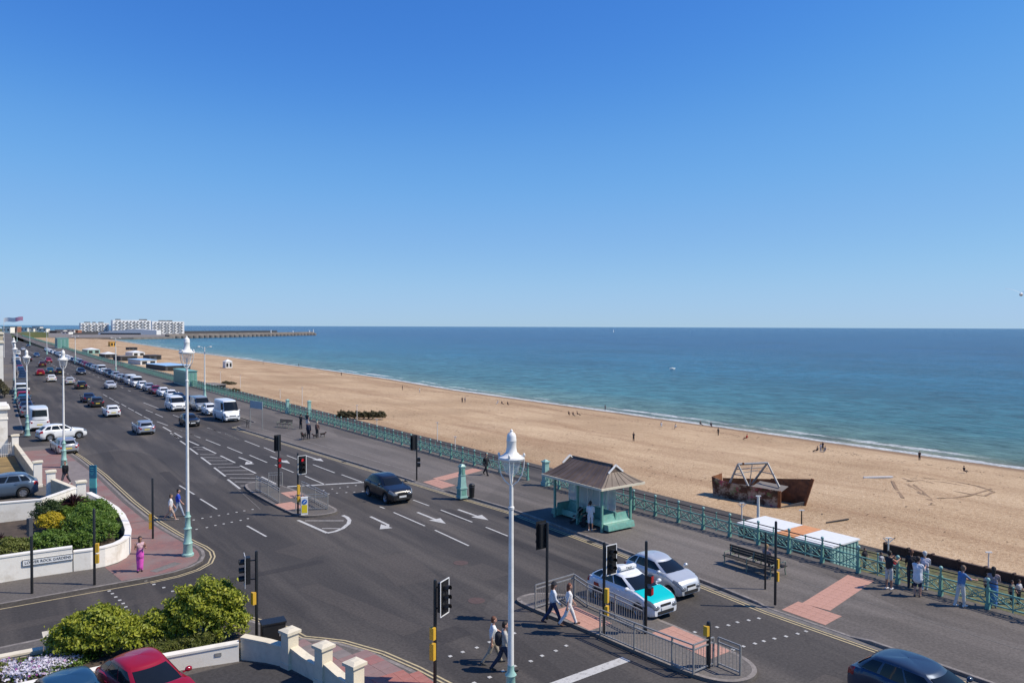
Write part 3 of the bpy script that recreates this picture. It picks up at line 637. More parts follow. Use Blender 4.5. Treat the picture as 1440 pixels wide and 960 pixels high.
# ------------------------------------------------------------------ signals and poles
def face_box(m, c, d, ang):  # box given in a frame whose +x is the facing direction
    m.box(c, d, ang)
def signal(pos, h, label, head=None, ped=(), button=(), side=(0, 0), lit=None, r=.057, white=True, cap=True):
    t = empty('traffic_signal', pos); tag(t, label, 'traffic signal')
    MB().lathe([(r * 1.02, 0), (r, h - .05), (r * .7, h)], 10).build('pole', M['black'], t, 40)
    if head is not None:
        ang, zc = head; ca, sa = math.cos(ang), math.sin(ang)
        ox, oy = side
        def W_(u, v): return (ox + u * ca - v * sa, oy + u * sa + v * ca)
        m = MB(); c = W_(.0, 0); m.box((c[0], c[1], zc), (.20, .30, .98), ang); m.bar((0, 0, zc + .35), (c[0], c[1], zc + .35), .04, .04); m.bar((0, 0, zc - .35), (c[0], c[1], zc - .35), .04, .04)
        hd = m.build('signal_head', M['black'], t)
        c = W_(.085, 0); m = MB(); m.box((c[0], c[1], zc), (.012, .50, 1.16), ang); m.build('backing_board', M['black'], hd)
        if white:
            m = MB()
            for s in (-1, 1):
                c = W_(.095, s * .265); m.box((c[0], c[1], zc), (.014, .032, 1.19), ang)
                c = W_(.095, 0); m.box((c[0], c[1], zc + s * .58), (.014, .50, .032), ang)
            m.build('white_border', M['white'], hd)
        for i, dz in enumerate((.31, 0, -.31)):
            m = MB(); c = W_(.10, 0)
            rows = []
            for u in (.10, .30):
                rows.append([(*W_(u, .12 * math.cos(a)), zc + dz + .12 * math.sin(a)) for a in np.linspace(-.5, math.pi + .5, 9)])
            m.grid(rows); m.build('visor', M['black'], hd, 60)
            p = W_(.112, 0); q = W_(.12, 0); MB().tube((*p, zc + dz), (*q, zc + dz), .10, .10, 12).build('lens', M['red_lit'] if (lit == i) else M['dark_lens'], hd)
    for (z, ang, mat) in ped:
        c = (.16 * math.cos(ang), .16 * math.sin(ang)); b = MB().box((c[0], c[1], z), (.2, .24, .30), ang).build('pedestrian_light', M['black'], t)
        c2 = (.27 * math.cos(ang), .27 * math.sin(ang)); MB().box((c2[0], c2[1], z), (.02, .19, .24), ang).build('lens', M[mat], b)
    for (z, ang, d) in button:
        c = (.12 * math.cos(ang), .12 * math.sin(ang)); MB().box((c[0], c[1], z), (.13, .17, d), ang).build('push_button_box', M['yellow'], t)
    return t
mY, pY = -math.pi / 2, math.pi / 2
def at(px, py, z=.125): q = P(px, py, z); return (q.x, q.y, z)
signal(at(392, 692), 4.05, 'traffic signal facing away at the far end of the railed island', (pY, 3.5), ped=((2.35, mY, 'red_lens'), (1.95, mY, 'red_lens')), side=(0, .17), white=False)
signal(at(419, 722), 3.85, 'traffic signal showing red with a white-edged board behind the keep-left bollard', (mY, 3.1), button=((1.55, mY, .6), (.95, mY, .35)), side=(.22, -.06), lit=0)
signal(at(586, 675), 3.5, 'traffic signal on the promenade near the pink crossing path', (pY, 2.9), ped=((1.6, -.5, 'dark_lens'), (1.2, -.5, 'dark_lens')), side=(-.18, .12), white=False)
signal(at(769, 870), 3.95, 'traffic signal with its back turned beside the two women on the island', (pY, 3.4), side=(-.12, .17), white=False)
signal(at(849, 890), 3.55, 'white-edged traffic signal in front of the taxi', (mY, 2.85), button=((1.5, mY + .4, .55), (.9, mY + .4, .4)), side=(.28, -.02))
signal(at(908, 890), 3.6, 'slim black pole with two red pedestrian lights in front of the taxi', ped=((2.15, mY + .3, 'red_lens'), (1.68, mY + .3, 'red_lens')))
signal(at(996, 938), 1.62, 'short black post with a yellow push button on the railed island', button=((1.32, math.pi, .34),), r=.075)
signal((12.35, 21.35, .125), 3.5, 'white-edged traffic signal with yellow boxes on the near corner', (R(-62), 2.9), button=((1.75, R(200), .40), (1.15, R(200), .55)), side=(.24, -.06))
signal(at(361, 905), 3.5, 'traffic signal with three hoods behind the round green bush', (R(168), 2.8), button=((1.75, R(190), .45),), side=(-.30, .12))
def pole(pos, h, label, box=None, r=.057, yb=()):
    t = empty('signal_pole', pos); tag(t, label, 'pole')
    MB().lathe([(r, 0), (r, h - .04), (r * .6, h)], 10).build('pole', M['black'], t, 40)
    if box:
        MB().box((box[1], box[2], box[0]), (.16, .22, .78), box[3]).build('signal_head', M['grey_dark'], t)
    for z, ang in yb: MB().box((.12 * math.cos(ang), .12 * math.sin(ang), z), (.13, .17, .4), ang).build('push_button_box', M['yellow'], t)
pole(at(45, 834), 3.35, 'black pole with a narrow head in front of the white sign wall', (2.95, -.06, .02, .4))
pole(at(133, 822), 3.5, 'black pole with yellow boxes before the curved white wall', None, yb=((1.7, -.4), (1.2, -.4)))
pole(at(215, 757), 3.4, 'black pole with a yellow box beside the garden corner', None, yb=((1.2, 2.6), (.75, 2.6)))
pole(at(1076, 828), 2.6, 'thin black pole beside the seated person on the bench', None, r=.045)
pole(at(1090, 850), 3.6, 'black pole with yellow boxes between bench and kerb', None, yb=((1.75, .1), (1.2, .1)))
# ------------------------------------------------------------------ guard rails
def guard(name, pts, label, parent_z=.12, h=1.02):
    o = Vector((pts[0][0], pts[0][1], parent_z)); t = empty('guard_rail', o); tag(t, label, 'guard rail')
    L = [Vector((p[0], p[1], parent_z)) - o for p in pts]; bars = MB()
    for p in L:
        MB().box((p.x, p.y, h / 2), (.055, .055, h)).build('post', M['steel'], t)
    for a, b in zip(L, L[1:]):
        for z, nm in ((h, 'top_rail'), (h - .17, 'middle_rail'), (.10, 'bottom_rail')):
            MB().bar((a.x, a.y, z), (b.x, b.y, z), .045, .045).build(nm, M['steel'], t)
        d = b - a; k = max(2, int(d.length / .13))
        for i in range(1, k):
            p = a + d * (i / k); bars.box((p.x, p.y, (h - .17 + .10) / 2), (.014, .014, h - .27))
    stuff(bars.build('bars', M['steel'], t)); return t
def pp(L): return [at(*p, .12)[:2] for p in L]
guard('g', pp([(753, 856), (807, 839)]), 'short steel guard rail across the island end by the women')
guard('g', pp([(808, 840), (826, 853), (865, 870), (905, 890)]), 'steel guard rail along the taxi side of the island')
guard('g', pp([(844, 893.5), (892, 914), (945, 936), (975, 948), (1003, 936)]), 'long steel guard rail along the near side of the island')
guard('g', pp([(1010, 936), (1041, 949)]), 'single steel guard rail panel on the island tip')
guard('g', pp([(360, 689), (377, 698), (393, 708)]), 'steel guard rail on the left side of the far island')
guard('g', pp([(424, 697), (443, 706), (461, 716), (416, 718)]), 'steel guard rail around the keep-left bollard on the far island')
guard('g', pp([(397, 683), (378, 684)]), 'short steel guard rail at the far end of the far island')
# keep-left bollard
q = at(428, 723); t = empty('keep_left_bollard', q); tag(t, 'white and yellow keep-left bollard on the far island', 'bollard')
MB().box((0, 0, .55), (.42, .22, 1.1), R(-15)).build('body', bpy.data.materials['white_painted_iron'], t)
ca, sa = math.sin(R(-15)), -math.cos(R(-15))
MB().box((-ca * -.115 * 0 + .0 - .115 * math.sin(R(15)) * 1, -.115 * math.cos(R(15)), .38), (.34, .012, .5), R(-15)).build('yellow_panel', M['sign_yellow'], t)
m = MB(); c = Vector((-.118 * math.sin(R(15)), -.118 * math.cos(R(15)), .83)); dn = Vector((-math.sin(R(15)), -math.cos(R(15)), 0)); m.tube(c - dn * .01, c + dn * .01, .16, .16, 16); sg = m.build('round_sign', M['sign_blue'], t)
tx = Vector((math.cos(R(-15)), math.sin(R(-15)), 0)); MB().bar(c + dn * .013 + tx * .07 + Vector((0, 0, .07)), c + dn * .013 - tx * .07 - Vector((0, 0, .07)), .01, .04).build('arrow', M['white'], sg)
# turquoise ornamental pillar
q = at(649, 699); t = empty('ornamental_pillar', (q[0], q[1] - .05, q[2])); tag(t, 'turquoise ornamental iron pillar beside the kerb', 'pillar')
m = MB(); m.box((0, 0, .05), (.62, .62, .1)); m.box((0, 0, .36), (.52, .52, .55)); m.box((0, 0, .68), (.60, .60, .09)); m.build('plinth', M['teal_light'], t)
m = MB(); m.box((0, 0, 1.15), (.48, .48, .86), 0, .72); m.box((0, 0, 1.84), (.34, .34, .56), 0, .92); m.box((0, 0, 1.58), (.42, .42, .06)); m.build('shaft', M['teal_light'], t)
m = MB(); m.box((0, 0, 2.16), (.42, .42, .09)); m.box((0, 0, 2.26), (.36, .36, .12), 0, .5)
for a in range(4): m.box((.14 * math.cos(a * pY + .78), .14 * math.sin(a * pY + .78), 2.26), (.09, .09, .14), 0, .5)
m.build('crown', M['teal_light'], t)
for a in range(4):
    c, s = math.cos(a * pY), math.sin(a * pY); MB().box((.262 * c, .262 * s, .38), (.012 if abs(c) > .5 else .34, .34 if abs(c) > .5 else .012, .36)).build('panel', M['teal'], t); MB().box((.19 * c, .19 * s, 1.84), (.03 if abs(c) > .5 else .18, .18 if abs(c) > .5 else .03, .4)).build('panel', M['teal'], t)
w = empty('litter_bin', (q[0] + .62, q[1] - .35, .125)); tag(w, 'small black bin behind the turquoise pillar', 'bin'); MB().lathe([(.17, 0), (.21, .8), (.22, .86), (.12, .95)], 10).build('body', M['black'], w, 40); MB().lathe([(.225, .72), (.225, .78)], 10, cap=False).build('rim', M['grey_dark'], w)
# ------------------------------------------------------------------ shelter
sx0, sx1, sy0, sy1 = 29.45, 31.75, 31.75, 36.05; ez = 2.68
sh = empty('seafront_shelter', ((sx0 + sx1) / 2, (sy0 + sy1) / 2, .125)); tag(sh, 'seafront shelter with brown hipped roof and turquoise seats', 'shelter')
O = Vector(((sx0 + sx1) / 2, (sy0 + sy1) / 2, .125)); hx, hy = 1.75, 2.72
def roof_pts(x, y): return (x, y)
ry = 1.72; rz = 3.72
E0 = [(-hx, -hy), (hx, -hy), (hx, hy), (-hx, hy)]
def rslope(u, v):  # curved sweep from eave to ridge
    return ez + (rz - ez) * (v ** 1.18)
rf = MB()
for sgn in (-1, 1):
    rf.grid([[(sgn * lerp(hx, .0, v), lerp(-hy, -ry, min(1, v * 1.0)) * 1 + (lerp(hy, ry, v) - lerp(-hy, -ry, v)) * u, rslope(u, v)) for u in (0, .25, .5, .75, 1)] for v in (0, .2, .4, .6, .8, 1)])
    rf.grid([[(lerp(-hx, hx, u) * (1 - v), sgn * lerp(hy, ry, v), rslope(u, v)) for u in (0, .25, .5, .75, 1)] for v in (0, .2, .4, .6, .68)])
roof = rf.build('roof', M['shelter_roof'], sh, 30)
seam = MB().box((0, 0, 0), (.03, .03, .03)).mesh('roof_seam', M['shelter_roof'])
for sgn in (-1, 1):
    for i in range(11):
        u = (i + .5) / 11; pts = [(sgn * lerp(hx, 0, v), lerp(lerp(-hy, hy, u), lerp(-ry, ry, u), v), rslope(u, v) + .012) for v in (0, .25, .5, .75, 1)]; MB().path(pts, .017, 4).build('roof_seam', M['shelter_roof'], roof)
    for i in range(6):
        u = (i + .5) / 6; pts = [(lerp(-hx, hx, u) * (1 - v), sgn * lerp(hy, ry, v), rslope(u, v) + .012) for v in (0, .25, .5, .66)]; MB().path(pts, .017, 4).build('roof_seam', M['shelter_roof'], roof)
    v = .68; w_ = hx * (1 - v); yy = lerp(hy, ry, v) * sgn
    MB().add([(-w_ * .96, yy, rslope(0, v)), (w_ * .96, yy, rslope(0, v)), (0, yy, rz - .03), (-w_ * .96, yy - sgn * .05, rslope(0, v)), (w_ * .96, yy - sgn * .05, rslope(0, v)), (0, yy - sgn * .05, rz - .03)], [(0, 1, 2), (5, 4, 3), (0, 3, 4, 1), (1, 4, 5, 2), (2, 5, 3, 0)]).build('gablet', M['shelter_roof'], roof)
    m = MB(); m.bar((-w_ * 1.05, yy + sgn * .04, rslope(0, v)), (0, yy + sgn * .04, rz + .05), .05, .10); m.bar((w_ * 1.05, yy + sgn * .04, rslope(0, v)), (0, yy + sgn * .04, rz + .05), .05, .10); m.build('barge_board', M['white'], roof)
m = MB(); m.bar((0, -ry - .1, rz + .02), (0, ry + .1, rz + .02), .09, .08); m.build('ridge', M['shelter_roof'], roof)
m = MB()
for a, b in zip(E0, E0[1:] + E0[:1]): m.bar((a[0], a[1], ez - .06), (b[0], b[1], ez - .06), .07, .13)
m.build('fascia', M['coping'], sh)
MB().box((0, 0, ez - .03), (2 * hx - .2, 2 * hy - .2, .04)).build('ceiling', M['teal_light'], sh)
for x in (-1.15, 1.15):
    for y in (-2.15, 0, 2.15): MB().box((x, y, ez / 2 - .03), (.12, .12, ez - .06)).build('post', M['teal'], sh)
# cross partitions with panes, seats on each side
m = MB(); m.box((0, 0, .50), (.10, 4.2, 1.0)); m.box((0, 0, .45), (2.2, .10, .9)); m.build('partition', M['teal'], sh)
for k in range(6):
    y = -1.78 + k * .71; MB().box((0, y, 1.72), (.02, .62, 1.35)).build('pane', M['shelter_glass'], sh); MB().box((0, y + .355, 1.72), (.06, .05, 1.42)).build('mullion', M['white_iron'], sh)
for k in range(3):
    x = -.72 + k * .72; MB().box((x, .0, 1.68), (.62, .022, 1.3)).build('pane', M['shelter_glass'], sh); MB().box((x + .36, 0, 1.68), (.05, .06, 1.4)).build('mullion', M['white_iron'], sh)
m = MB(); m.box((0, 0, 2.46), (.1, 4.3, .1)); m.box((0, 0, 2.462), (2.3, .1, .09)); m.build('head_rail', M['teal'], sh)
def seat(x, y, L, ang, name='seat'):
    m = MB(); co, si = math.cos(ang), math.sin(ang)
    def T(p): return (x + p[0] * co - p[1] * si, y + p[0] * si + p[1] * co, p[2])
    prof = [(0, .12), (.05, .40), (.08, .46), (.42, .44), (.52, .56), (.60, .92), (.64, .92), (.60, .5), (.60, .10)]
    m.grid([[T((u, s * L / 2, z)) for u, z in prof] for s in (-1, 1)])
    for s in (-1, 1): m.add([T((u, s * L / 2, z)) for u, z in prof], [tuple(range(len(prof)))])
    m.build(name, M['teal'], sh, 35)
seat(-.72, 1.1, 1.9, 0); seat(-.72, -1.1, 1.9, 0); seat(.72, 1.1, 1.9, math.pi); seat(.72, -1.1, 1.9, math.pi)
seat(0, -2.62, 2.1, pY); seat(0, 2.62, 2.1, -pY)
# ------------------------------------------------------------------ benches
def bench(pos, rz, label, L=2.5):
    t = empty('park_bench', pos, rz); tag(t, label, 'bench')
    for s in (-.42 * L * 1.1, 0, .42 * L * 1.1):
        m = MB(); m.path([(-.28, s, 0), (-.22, s, .22), (-.26, s, .42), (.2, s, .40), (.30, s, .0)], .03, 5); m.path([(.2, s, .40), (.33, s, .86)], .028, 5); m.path([(-.26, s, .42), (-.27, s, .62), (.24, s, .62)], .024, 5); m.build('bench_end', M['bench_iron'], t, 50)
    for i, x in enumerate((-.22, -.08, .06)): MB().box((x, 0, .445), (.11, L, .035)).build('seat_slat', M['wood'], t)
    for i, (x, z) in enumerate(((.245, .60), (.285, .74), (.32, .87))): MB().box((x, 0, z), (.03, L, .10)).build('back_slat', M['wood'], t)
    return t
def double_bench(pos, label, L):
    t = empty('park_bench', pos); tag(t, label, 'bench')
    for s in (-.46 * L, 0, .46 * L):
        m = MB(); m.path([(-.62, s, 0), (-.55, s, .25), (-.60, s, .42), (.60, s, .42), (.55, s, .25), (.62, s, 0)], .032, 5).path([(-.1, s, .42), (0, s, .9), (.1, s, .42)], .03, 5).path([(-.6, s, .42), (-.58, s, .64), (-.05, s, .66)], .024, 5).path([(.6, s, .42), (.58, s, .64), (.05, s, .66)], .024, 5); m.build('bench_end', M['bench_iron'], t, 50)
    for x in (-.54, -.40, -.26, .26, .40, .54): MB().box((x, 0, .455), (.115, L, .035)).build('seat_slat', M['wood'], t)
    for z in (.62, .75, .88): MB().box((0, 0, z), (.05, L, .10)).build('back_slat', M['wood'], t)
double_bench((31.0, 22.5, .125), 'long dark double-sided bench with a person sitting on it', 2.9)
q = at(400, 601); bench((q[0], q[1], q[2]), R(25), 'lone dark bench on the promenade near the dog walkers', 2.0)
# white notice board on two posts
a, b = P(352, 601, .125), P(369, 604, .125); c = (a + b) / 2; t = empty('notice_board', c); tag(t, 'pale rectangular sign board on two steel posts at the end of the parking bay', 'sign'); rz = math.atan2((b - a).y, (b - a).x)
for p in (a, b): MB().lathe([(.05, 0), (.045, 3.15)], 8, (p - c)).build('post', M['steel'], t, 50)
MB().box((0, 0, 2.75), ((b - a).length + .1, .05, .85), rz).build('board', M['sign_grey'], t)
# low black cycle stand by the kerb
q = at(348, 601); t = empty('cycle_stand', q); tag(t, 'low black hooped stand at the end of the parking bay', 'cycle stand'); MB().path([(0, -.3, 0), (0, -.3, .7), (0, -.15, .85), (0, .15, .85), (0, .3, .7), (0, .3, 0)], .035, 6).build('hoop', M['black'], t, 60); MB().box((0, 0, .4), (.03, .6, .06)).build('cross_bar', M['black'], t)
# blue totem sign
q = at(131, 699); t = empty('totem_sign', q, R(-35)); tag(t, 'tall blue and turquoise information totem on the left pavement', 'sign')
MB().box((0, 0, .33), (.46, .12, .66)).build('lower_panel', M['totem_blue'], t); MB().box((0, 0, 1.0), (.44, .11, .68)).build('map_panel', M['totem_teal'], t); up_ = MB().box((0, 0, 1.78), (.46, .12, .88)).build('upper_panel', M['totem_blue'], t)
for z, w in ((2.05, .26), (1.9, .20), (1.72, .28), (1.6, .16)): MB().box((-.04, -.062, z), (w, .006, .035)).build('text_line', M['totem_teal'], up_)
# black street cabinet and blue-black bin by near wall
q = P(384, 912, .125); t = empty('street_cabinet', (q.x, q.y, .125), R(-8)); tag(t, 'black metal street cabinet behind the cream pillars', 'cabinet'); bevel_mesh(MB().box((0, 0, .5), (.82, .5, 1.0)).build('body', M['black'], t).data, .02); MB().box((0, 0, 1.03), (.88, .56, .06)).build('lid', M['black'], t); MB().box((.2, -.256, .62), (.05, .02, .16)).build('handle', M['steel'], t)
# ------------------------------------------------------------------ vehicles (x forward, y left, origin on the ground at the middle)
CARS = dict(
    hatch=dict(L=4.0, W=1.76, H=1.50, nose=.70, hood=.89, cowl=1.02, belt=1.02, tail=.99, xa=.235, xb=.47, xc=.82, xd=.98, wr=.31, wb=(.185, .80)),
    small=dict(L=3.55, W=1.62, H=1.50, nose=.66, hood=.88, cowl=1.02, belt=1.02, tail=.99, xa=.225, xb=.45, xc=.84, xd=.98, wr=.285, wb=(.17, .83)),
    suv=dict(L=4.45, W=1.86, H=1.66, nose=.82, hood=1.0, cowl=1.10, belt=1.14, tail=1.13, xa=.27, xb=.45, xc=.85, xd=.965, wr=.355, wb=(.19, .80)),
    estate=dict(L=4.6, W=1.80, H=1.48, nose=.66, hood=.82, cowl=.95, belt=1.0, tail=.98, xa=.27, xb=.45, xc=.88, xd=.975, wr=.325, wb=(.19, .79)),
    saloon=dict(L=4.6, W=1.82, H=1.44, nose=.66, hood=.82, cowl=.94, belt=.98, tail=1.0, xa=.27, xb=.44, xc=.70, xd=.86, wr=.325, wb=(.19, .80)),
    mini=dict(L=3.85, W=1.73, H=1.42, nose=.72, hood=.88, cowl=.97, belt=.99, tail=.95, xa=.29, xb=.40, xc=.86, xd=.965, wr=.31, wb=(.19, .82)),
    van=dict(L=4.95, W=1.98, H=2.0, nose=.85, hood=1.08, cowl=1.18, belt=1.16, tail=1.16, xa=.155, xb=.31, xc=.975, xd=.99, wr=.33, wb=(.165, .77), van=True),
    minibus=dict(L=5.9, W=2.02, H=2.62, nose=.85, hood=1.15, cowl=1.32, belt=1.28, tail=1.28, xa=.125, xb=.24, xc=.975, xd=.99, wr=.35, wb=(.155, .77), van=True),
)
def smooth01(t): t = max(0., min(1., t)); return t * t * (3 - 2 * t)
class CarShape:
    def __init__(s, p):
        s.__dict__.update(p); s.van = p.get('van', False)
        s.hl = s.L / 2; s.gnd = .20 if s.H < 1.6 else .24
        s.xw = [s.hl - s.wb[0] * s.L, s.hl - s.wb[1] * s.L]; s.ra = s.wr * 1.17
        s.top = [(0, s.nose - .10), (.008, s.nose - .02), (.022, s.nose + .05), (.055, s.hood - .05), (.11, s.hood), (s.xa, s.cowl), (s.xa + .08, s.belt), (.80, s.belt + .02), (.93, s.tail), (.98, s.tail - .04), (1.0, s.tail - .16)]
    def fx(s, x): return (s.hl - x) / s.L
    def zt(s, x): return interp(s.top, s.fx(x))
    def zb(s, x):
        z = s.gnd
        f = s.fx(x)
        if f < .05: z += .06 * (1 - f / .05)
        if f > .95: z += .10 * (f - .95) / .05
        for xw in s.xw:
            d = abs(x - xw)
            if d < s.ra: z = max(z, s.wr + math.sqrt(max(0, s.ra ** 2 - d * d)) - .02)
        return z
    def w(s, x):
        f = s.fx(x); w = s.W / 2
        d = .15
        if f < d: w *= 1 - (.27 if not s.van else .14) * ((d - f) / d) ** 2.4
        if f > 1 - .10: w *= 1 - (.15 if not s.van else .05) * ((f - .9) / .10) ** 2.2
        return w
    SEC = [(.90, 0), (.972, .10), (1.0, .34), (1.0, .56), (.985, .74), (.955, .90), (.88, .985), (.70, 1.0)]
    def sec(s, x, k):  # k in 0..1 along the section, left side
        q = k * (len(s.SEC) - 1); i = min(int(q), len(s.SEC) - 2); t = q - i
        a, b = s.SEC[i], s.SEC[i + 1]; zb, zt = s.zb(x), s.zt(x)
        return Vector((x, s.w(x) * lerp(a[0], b[0], t), zb + (zt - zb) * lerp(a[1], b[1], t)))
    # cabin
    def gh(s, side, a, f):
        X = lambda q: s.hl - q * s.L
        ff = f
        xf = X(lerp(s.xa, s.xb, ff)) ; xr = X(lerp(s.xd, s.xc, ff ** 1.15))
        xm = (xf + xr) / 2
        z0 = s.cowl - .04; z = lerp(z0, s.H - .085, f)
        wtop = .70 if not s.van else .86
        hw = s.W / 2 * lerp(.895 if not s.van else .95, wtop, f ** 1.25)
        u = 1.0 if side in ('F', 'R') else 2 * a - 1
        rd = 1.0 if not s.van else .35
        z -= f * f * .075 * rd * u * u; hw *= 1 - .085 * rd * abs(u) ** 3
        if side == 'F': return Vector((xf + .13 * (1 - a * a) - .05, a * hw * .985, z))
        if side == 'R': return Vector((xr - .10 * (1 - a * a) + .03, a * hw * .985, z))
        sg = 1 if side == 'L' else -1
        x = lerp(xf - .04, xr + .02, a); return Vector((x, sg * hw * (1 + .025 * math.sin(math.pi * a) - .015), z))
def patch(fn, us, vs, off, cen):
    """sheet on the surface fn(u,v), lifted by off away from cen, with a skirt"""
    rows = []
    for u in us:
        r = []
        for v in vs:
            p = fn(u, v); e = 1e-3; a = fn(u + e, v) - fn(u - e, v); b = fn(u, v + e) - fn(u, v - e); nn = a.cross(b)
            if nn.length < 1e-12: nn = p - cen
            nn.normalize()
            if nn.dot(p - cen) < 0: nn = -nn
            r.append((p + nn * off, p - nn * .012))
        rows.append(r)
    m = MB(); m.grid([[q[0] for q in r] for r in rows])
    edge = [rows[i][0] for i in range(len(us))] + [rows[-1][j] for j in range(1, len(vs))] + [rows[i][-1] for i in range(len(us) - 2, -1, -1)] + [rows[0][j] for j in range(len(vs) - 2, 0, -1)]
    edge.append(edge[0]); m.grid([[q[0] for q in edge], [q[1] for q in edge]]); return m
_proto = {}
def car_proto(kind, lod):
    key = (kind, lod)
    if key in _proto: return _proto[key]
    s = CarShape(CARS[kind]); parts = []     # (name, mesh, slot, loc, subparts)
    cen = Vector((0, 0, .7))
    # body
    nst = 56 if lod == 0 else 26
    xs = list(np.linspace(s.hl, -s.hl, nst))
    for xw in s.xw: xs += [xw + d * s.ra for d in (-1.001, -.98, -.9, -.7, -.4, 0, .4, .7, .9, .98, 1.001)]
    xs += [s.hl - q * s.L for q in (.005, .02, .06)]; xs = sorted(set(round(x, 4) for x in xs), reverse=True)
    rows = []
    K = len(s.SEC) - 1
    for x in xs:
        left = [s.sec(x, k / K) for k in range(K + 1)]; zt = s.zt(x)
        rows.append(left + [Vector((x, 0, zt + .025))] + [Vector((p.x, -p.y, p.z)) for p in left[::-1]])
    m = MB(); m.grid(rows)
    for r in (rows[0], rows[-1]):
        m.add(r, [tuple(range(len(r)))])
    parts.append(('body', m.mesh('body', M['black'], 38), 'paint', []))
    m = MB(); m.box((0, 0, (s.gnd + .62) / 2 + .02), (s.L * .94, s.W * .72, .62 - s.gnd)); parts.append(('underbody', m.mesh('underbody', M['black_soft']), None, []))
    # cabin shell
    lv = [0, .2, .4, .6, .8, 1.0]; rings = []
    for f in lv:
        rings.append([s.gh('F', a, f) for a in np.linspace(-1, 1, 9)] + [s.gh('L', a, f) for a in np.linspace(0, 1, 13)[1:-1]] + [s.gh('R', a, f) for a in np.linspace(1, -1, 9)] + [s.gh('Rr', a, f) for a in np.linspace(1, 0, 13)[1:-1]])
    for _ in range(2): rings = [[(r[i - 1] + r[i] * 2 + r[(i + 1) % len(r)]) / 4 if i in (0, 8, 20, 28, 19, 9, 29, 39, len(r) - 1, 7, 21, 27) else r[i] for i in range(len(r))] for r in rings]
    c = sum((Vector(p) for p in rings[-1]), Vector()) / len(rings[-1])
    for k, dz in ((.96, .035), (.87, .062), (.72, .085), (.5, .103), (.25, .115), (.02, .118)):
        rings.append([Vector((c.x + (p.x - c.x) * k, p.y * k, lerp(p.z, c.z, 1 - k) + dz)) for p in rings[5]])
    m = MB(); m.grid([r + [r[0]] for r in rings]); parts.append(('cabin', m.mesh('cabin', M['black'], 50), 'paint', []))
    gc = Vector((c.x, 0, s.cowl))
    def win(name, side, a0, a1, f0, f1, n=5, slant=0):
        fn = lambda u, v: s.gh(side, lerp(a0 + slant * (1 - v), a1, u) if slant >= 0 else lerp(a0, a1 + slant * (1 - v) * -1 * 0, u), v)
        me = patch(lambda u, v: s.gh(side, lerp(a0, a1, u), v), list(np.linspace(0, 1, n)), list(np.linspace(f0, f1, 4)), .006, gc).mesh(name, M['car_glass'], 50); parts.append((name, me, None, []))
    win('windscreen', 'F', -.90, .90, .07, .93, 9)
    win('rear_window', 'R', -.82, .82, .22 if not s.van else .3, .90, 7)
    for sd in ('L', 'Rr'):
        if s.van:
            win('side_window', sd, .035, .20, .16, .84)
            if kind == 'minibus': pass
        elif kind in ('saloon',):
            win('side_window', sd, .10, .46, .14, .90); win('side_window', sd, .50, .84, .14, .90)
        else:
            win('side_window', sd, .085, .40, .14, .90); win('side_window', sd, .43, .71, .14, .90); win('side_window', sd, .75, .93, .20, .88, 3)
    # lights
    for sg in (1, -1):
        def fb(u, v, sg=sg): p = s.sec(u, v); return Vector((p.x, p.y * sg, p.z))
        parts.append(('headlight', patch(fb, list(np.linspace(s.hl - .012, s.hl - .40, 7)), list(np.linspace(.56, .86, 5)), .012, cen).mesh('headlight', M['headlight'], 50), None, []))
        parts.append(('tail_light', patch(fb, list(np.linspace(-s.hl + .012, -s.hl + .26, 5)), list(np.linspace(.55, .84, 4)), .010, cen).mesh('tail_light', M['red_lens'], 50), None, []))
        if lod == 0:
            for (f0, f1) in (((s.xa + .05, .52), (.525, .75)) if not s.van else ((s.xa + .03, .33), (.36, .58))):
                fx = lambda q: s.hl - q * s.L
                hme = MB().box((fx(lerp(f0, f1, .82)), sg * (s.w(0) * .995), s.belt - .16), (.17, .05, .03)).mesh('handle', M['black'])
                parts.append(('door', patch(fb, list(np.linspace(fx(f0), fx(f1), 10)), list(np.linspace(.22, .86, 7)), .006, cen).mesh('door', M['black'], 40), 'paint', [('handle', hme, 'paint')]))
            mm = MB(); xm = s.gh('L', .06, .15).x; mm.ball((xm, sg * (s.W / 2 + .09), s.belt + .07), .11, 6, (.8, 1.1, .75)); mm.bar((xm, sg * s.W / 2 * .9, s.belt + .03), (xm, sg * (s.W / 2 + .06), s.belt + .05), .05, .04)
            parts.append(('wing_mirror', mm.mesh('wing_mirror', M['black'], 60), 'paint', []))
        parts.append(('headlight', MB().ball((s.hl - .025, sg * s.w(s.hl) * .80, s.nose - .13), .12, 7, (.5, 1.5, .75)).mesh('headlight', M['headlight'], 60), None, []))
        parts.append(('tail_light', MB().box((-s.hl - .002, sg * s.w(-s.hl) * .80, s.tail - .26), (.03, .16, .17)).mesh('tail_light', M['red_lens']), None, []))
    # grille, plates, bumpers
    zf = s.zb(s.hl)
    wf = s.w(s.hl)
    parts.append(('grille', MB().box((s.hl + .004, 0, zf + .10), (.03, wf * 1.45, .13)).mesh('grille', M['black_soft']), None, []))
    if lod == 0: parts.append(('grille', MB().box((s.hl + .003, 0, s.nose - .05), (.03, wf * .9, .085)).mesh('grille', M['black_soft']), None, []))
    parts.append(('number_plate', MB().box((s.hl + .018, 0, zf + .24), (.02, .52, .115)).mesh('number_plate', M['plate_white']), None, []))
    parts.append(('number_plate', MB().box((-s.hl - .012, 0, .62 if s.H < 1.6 else .75), (.02, .52, .115)).mesh('number_plate', M['plate_yellow']), None, []))
    parts.append(('rear_bumper', MB().box((-s.hl - .004, 0, s.zb(-s.hl) + .05), (.03, s.w(-s.hl) * 1.7, .13)).mesh('rear_bumper', M['black_soft']), None, []))
    # wheels
    ty = MB(); r = s.wr
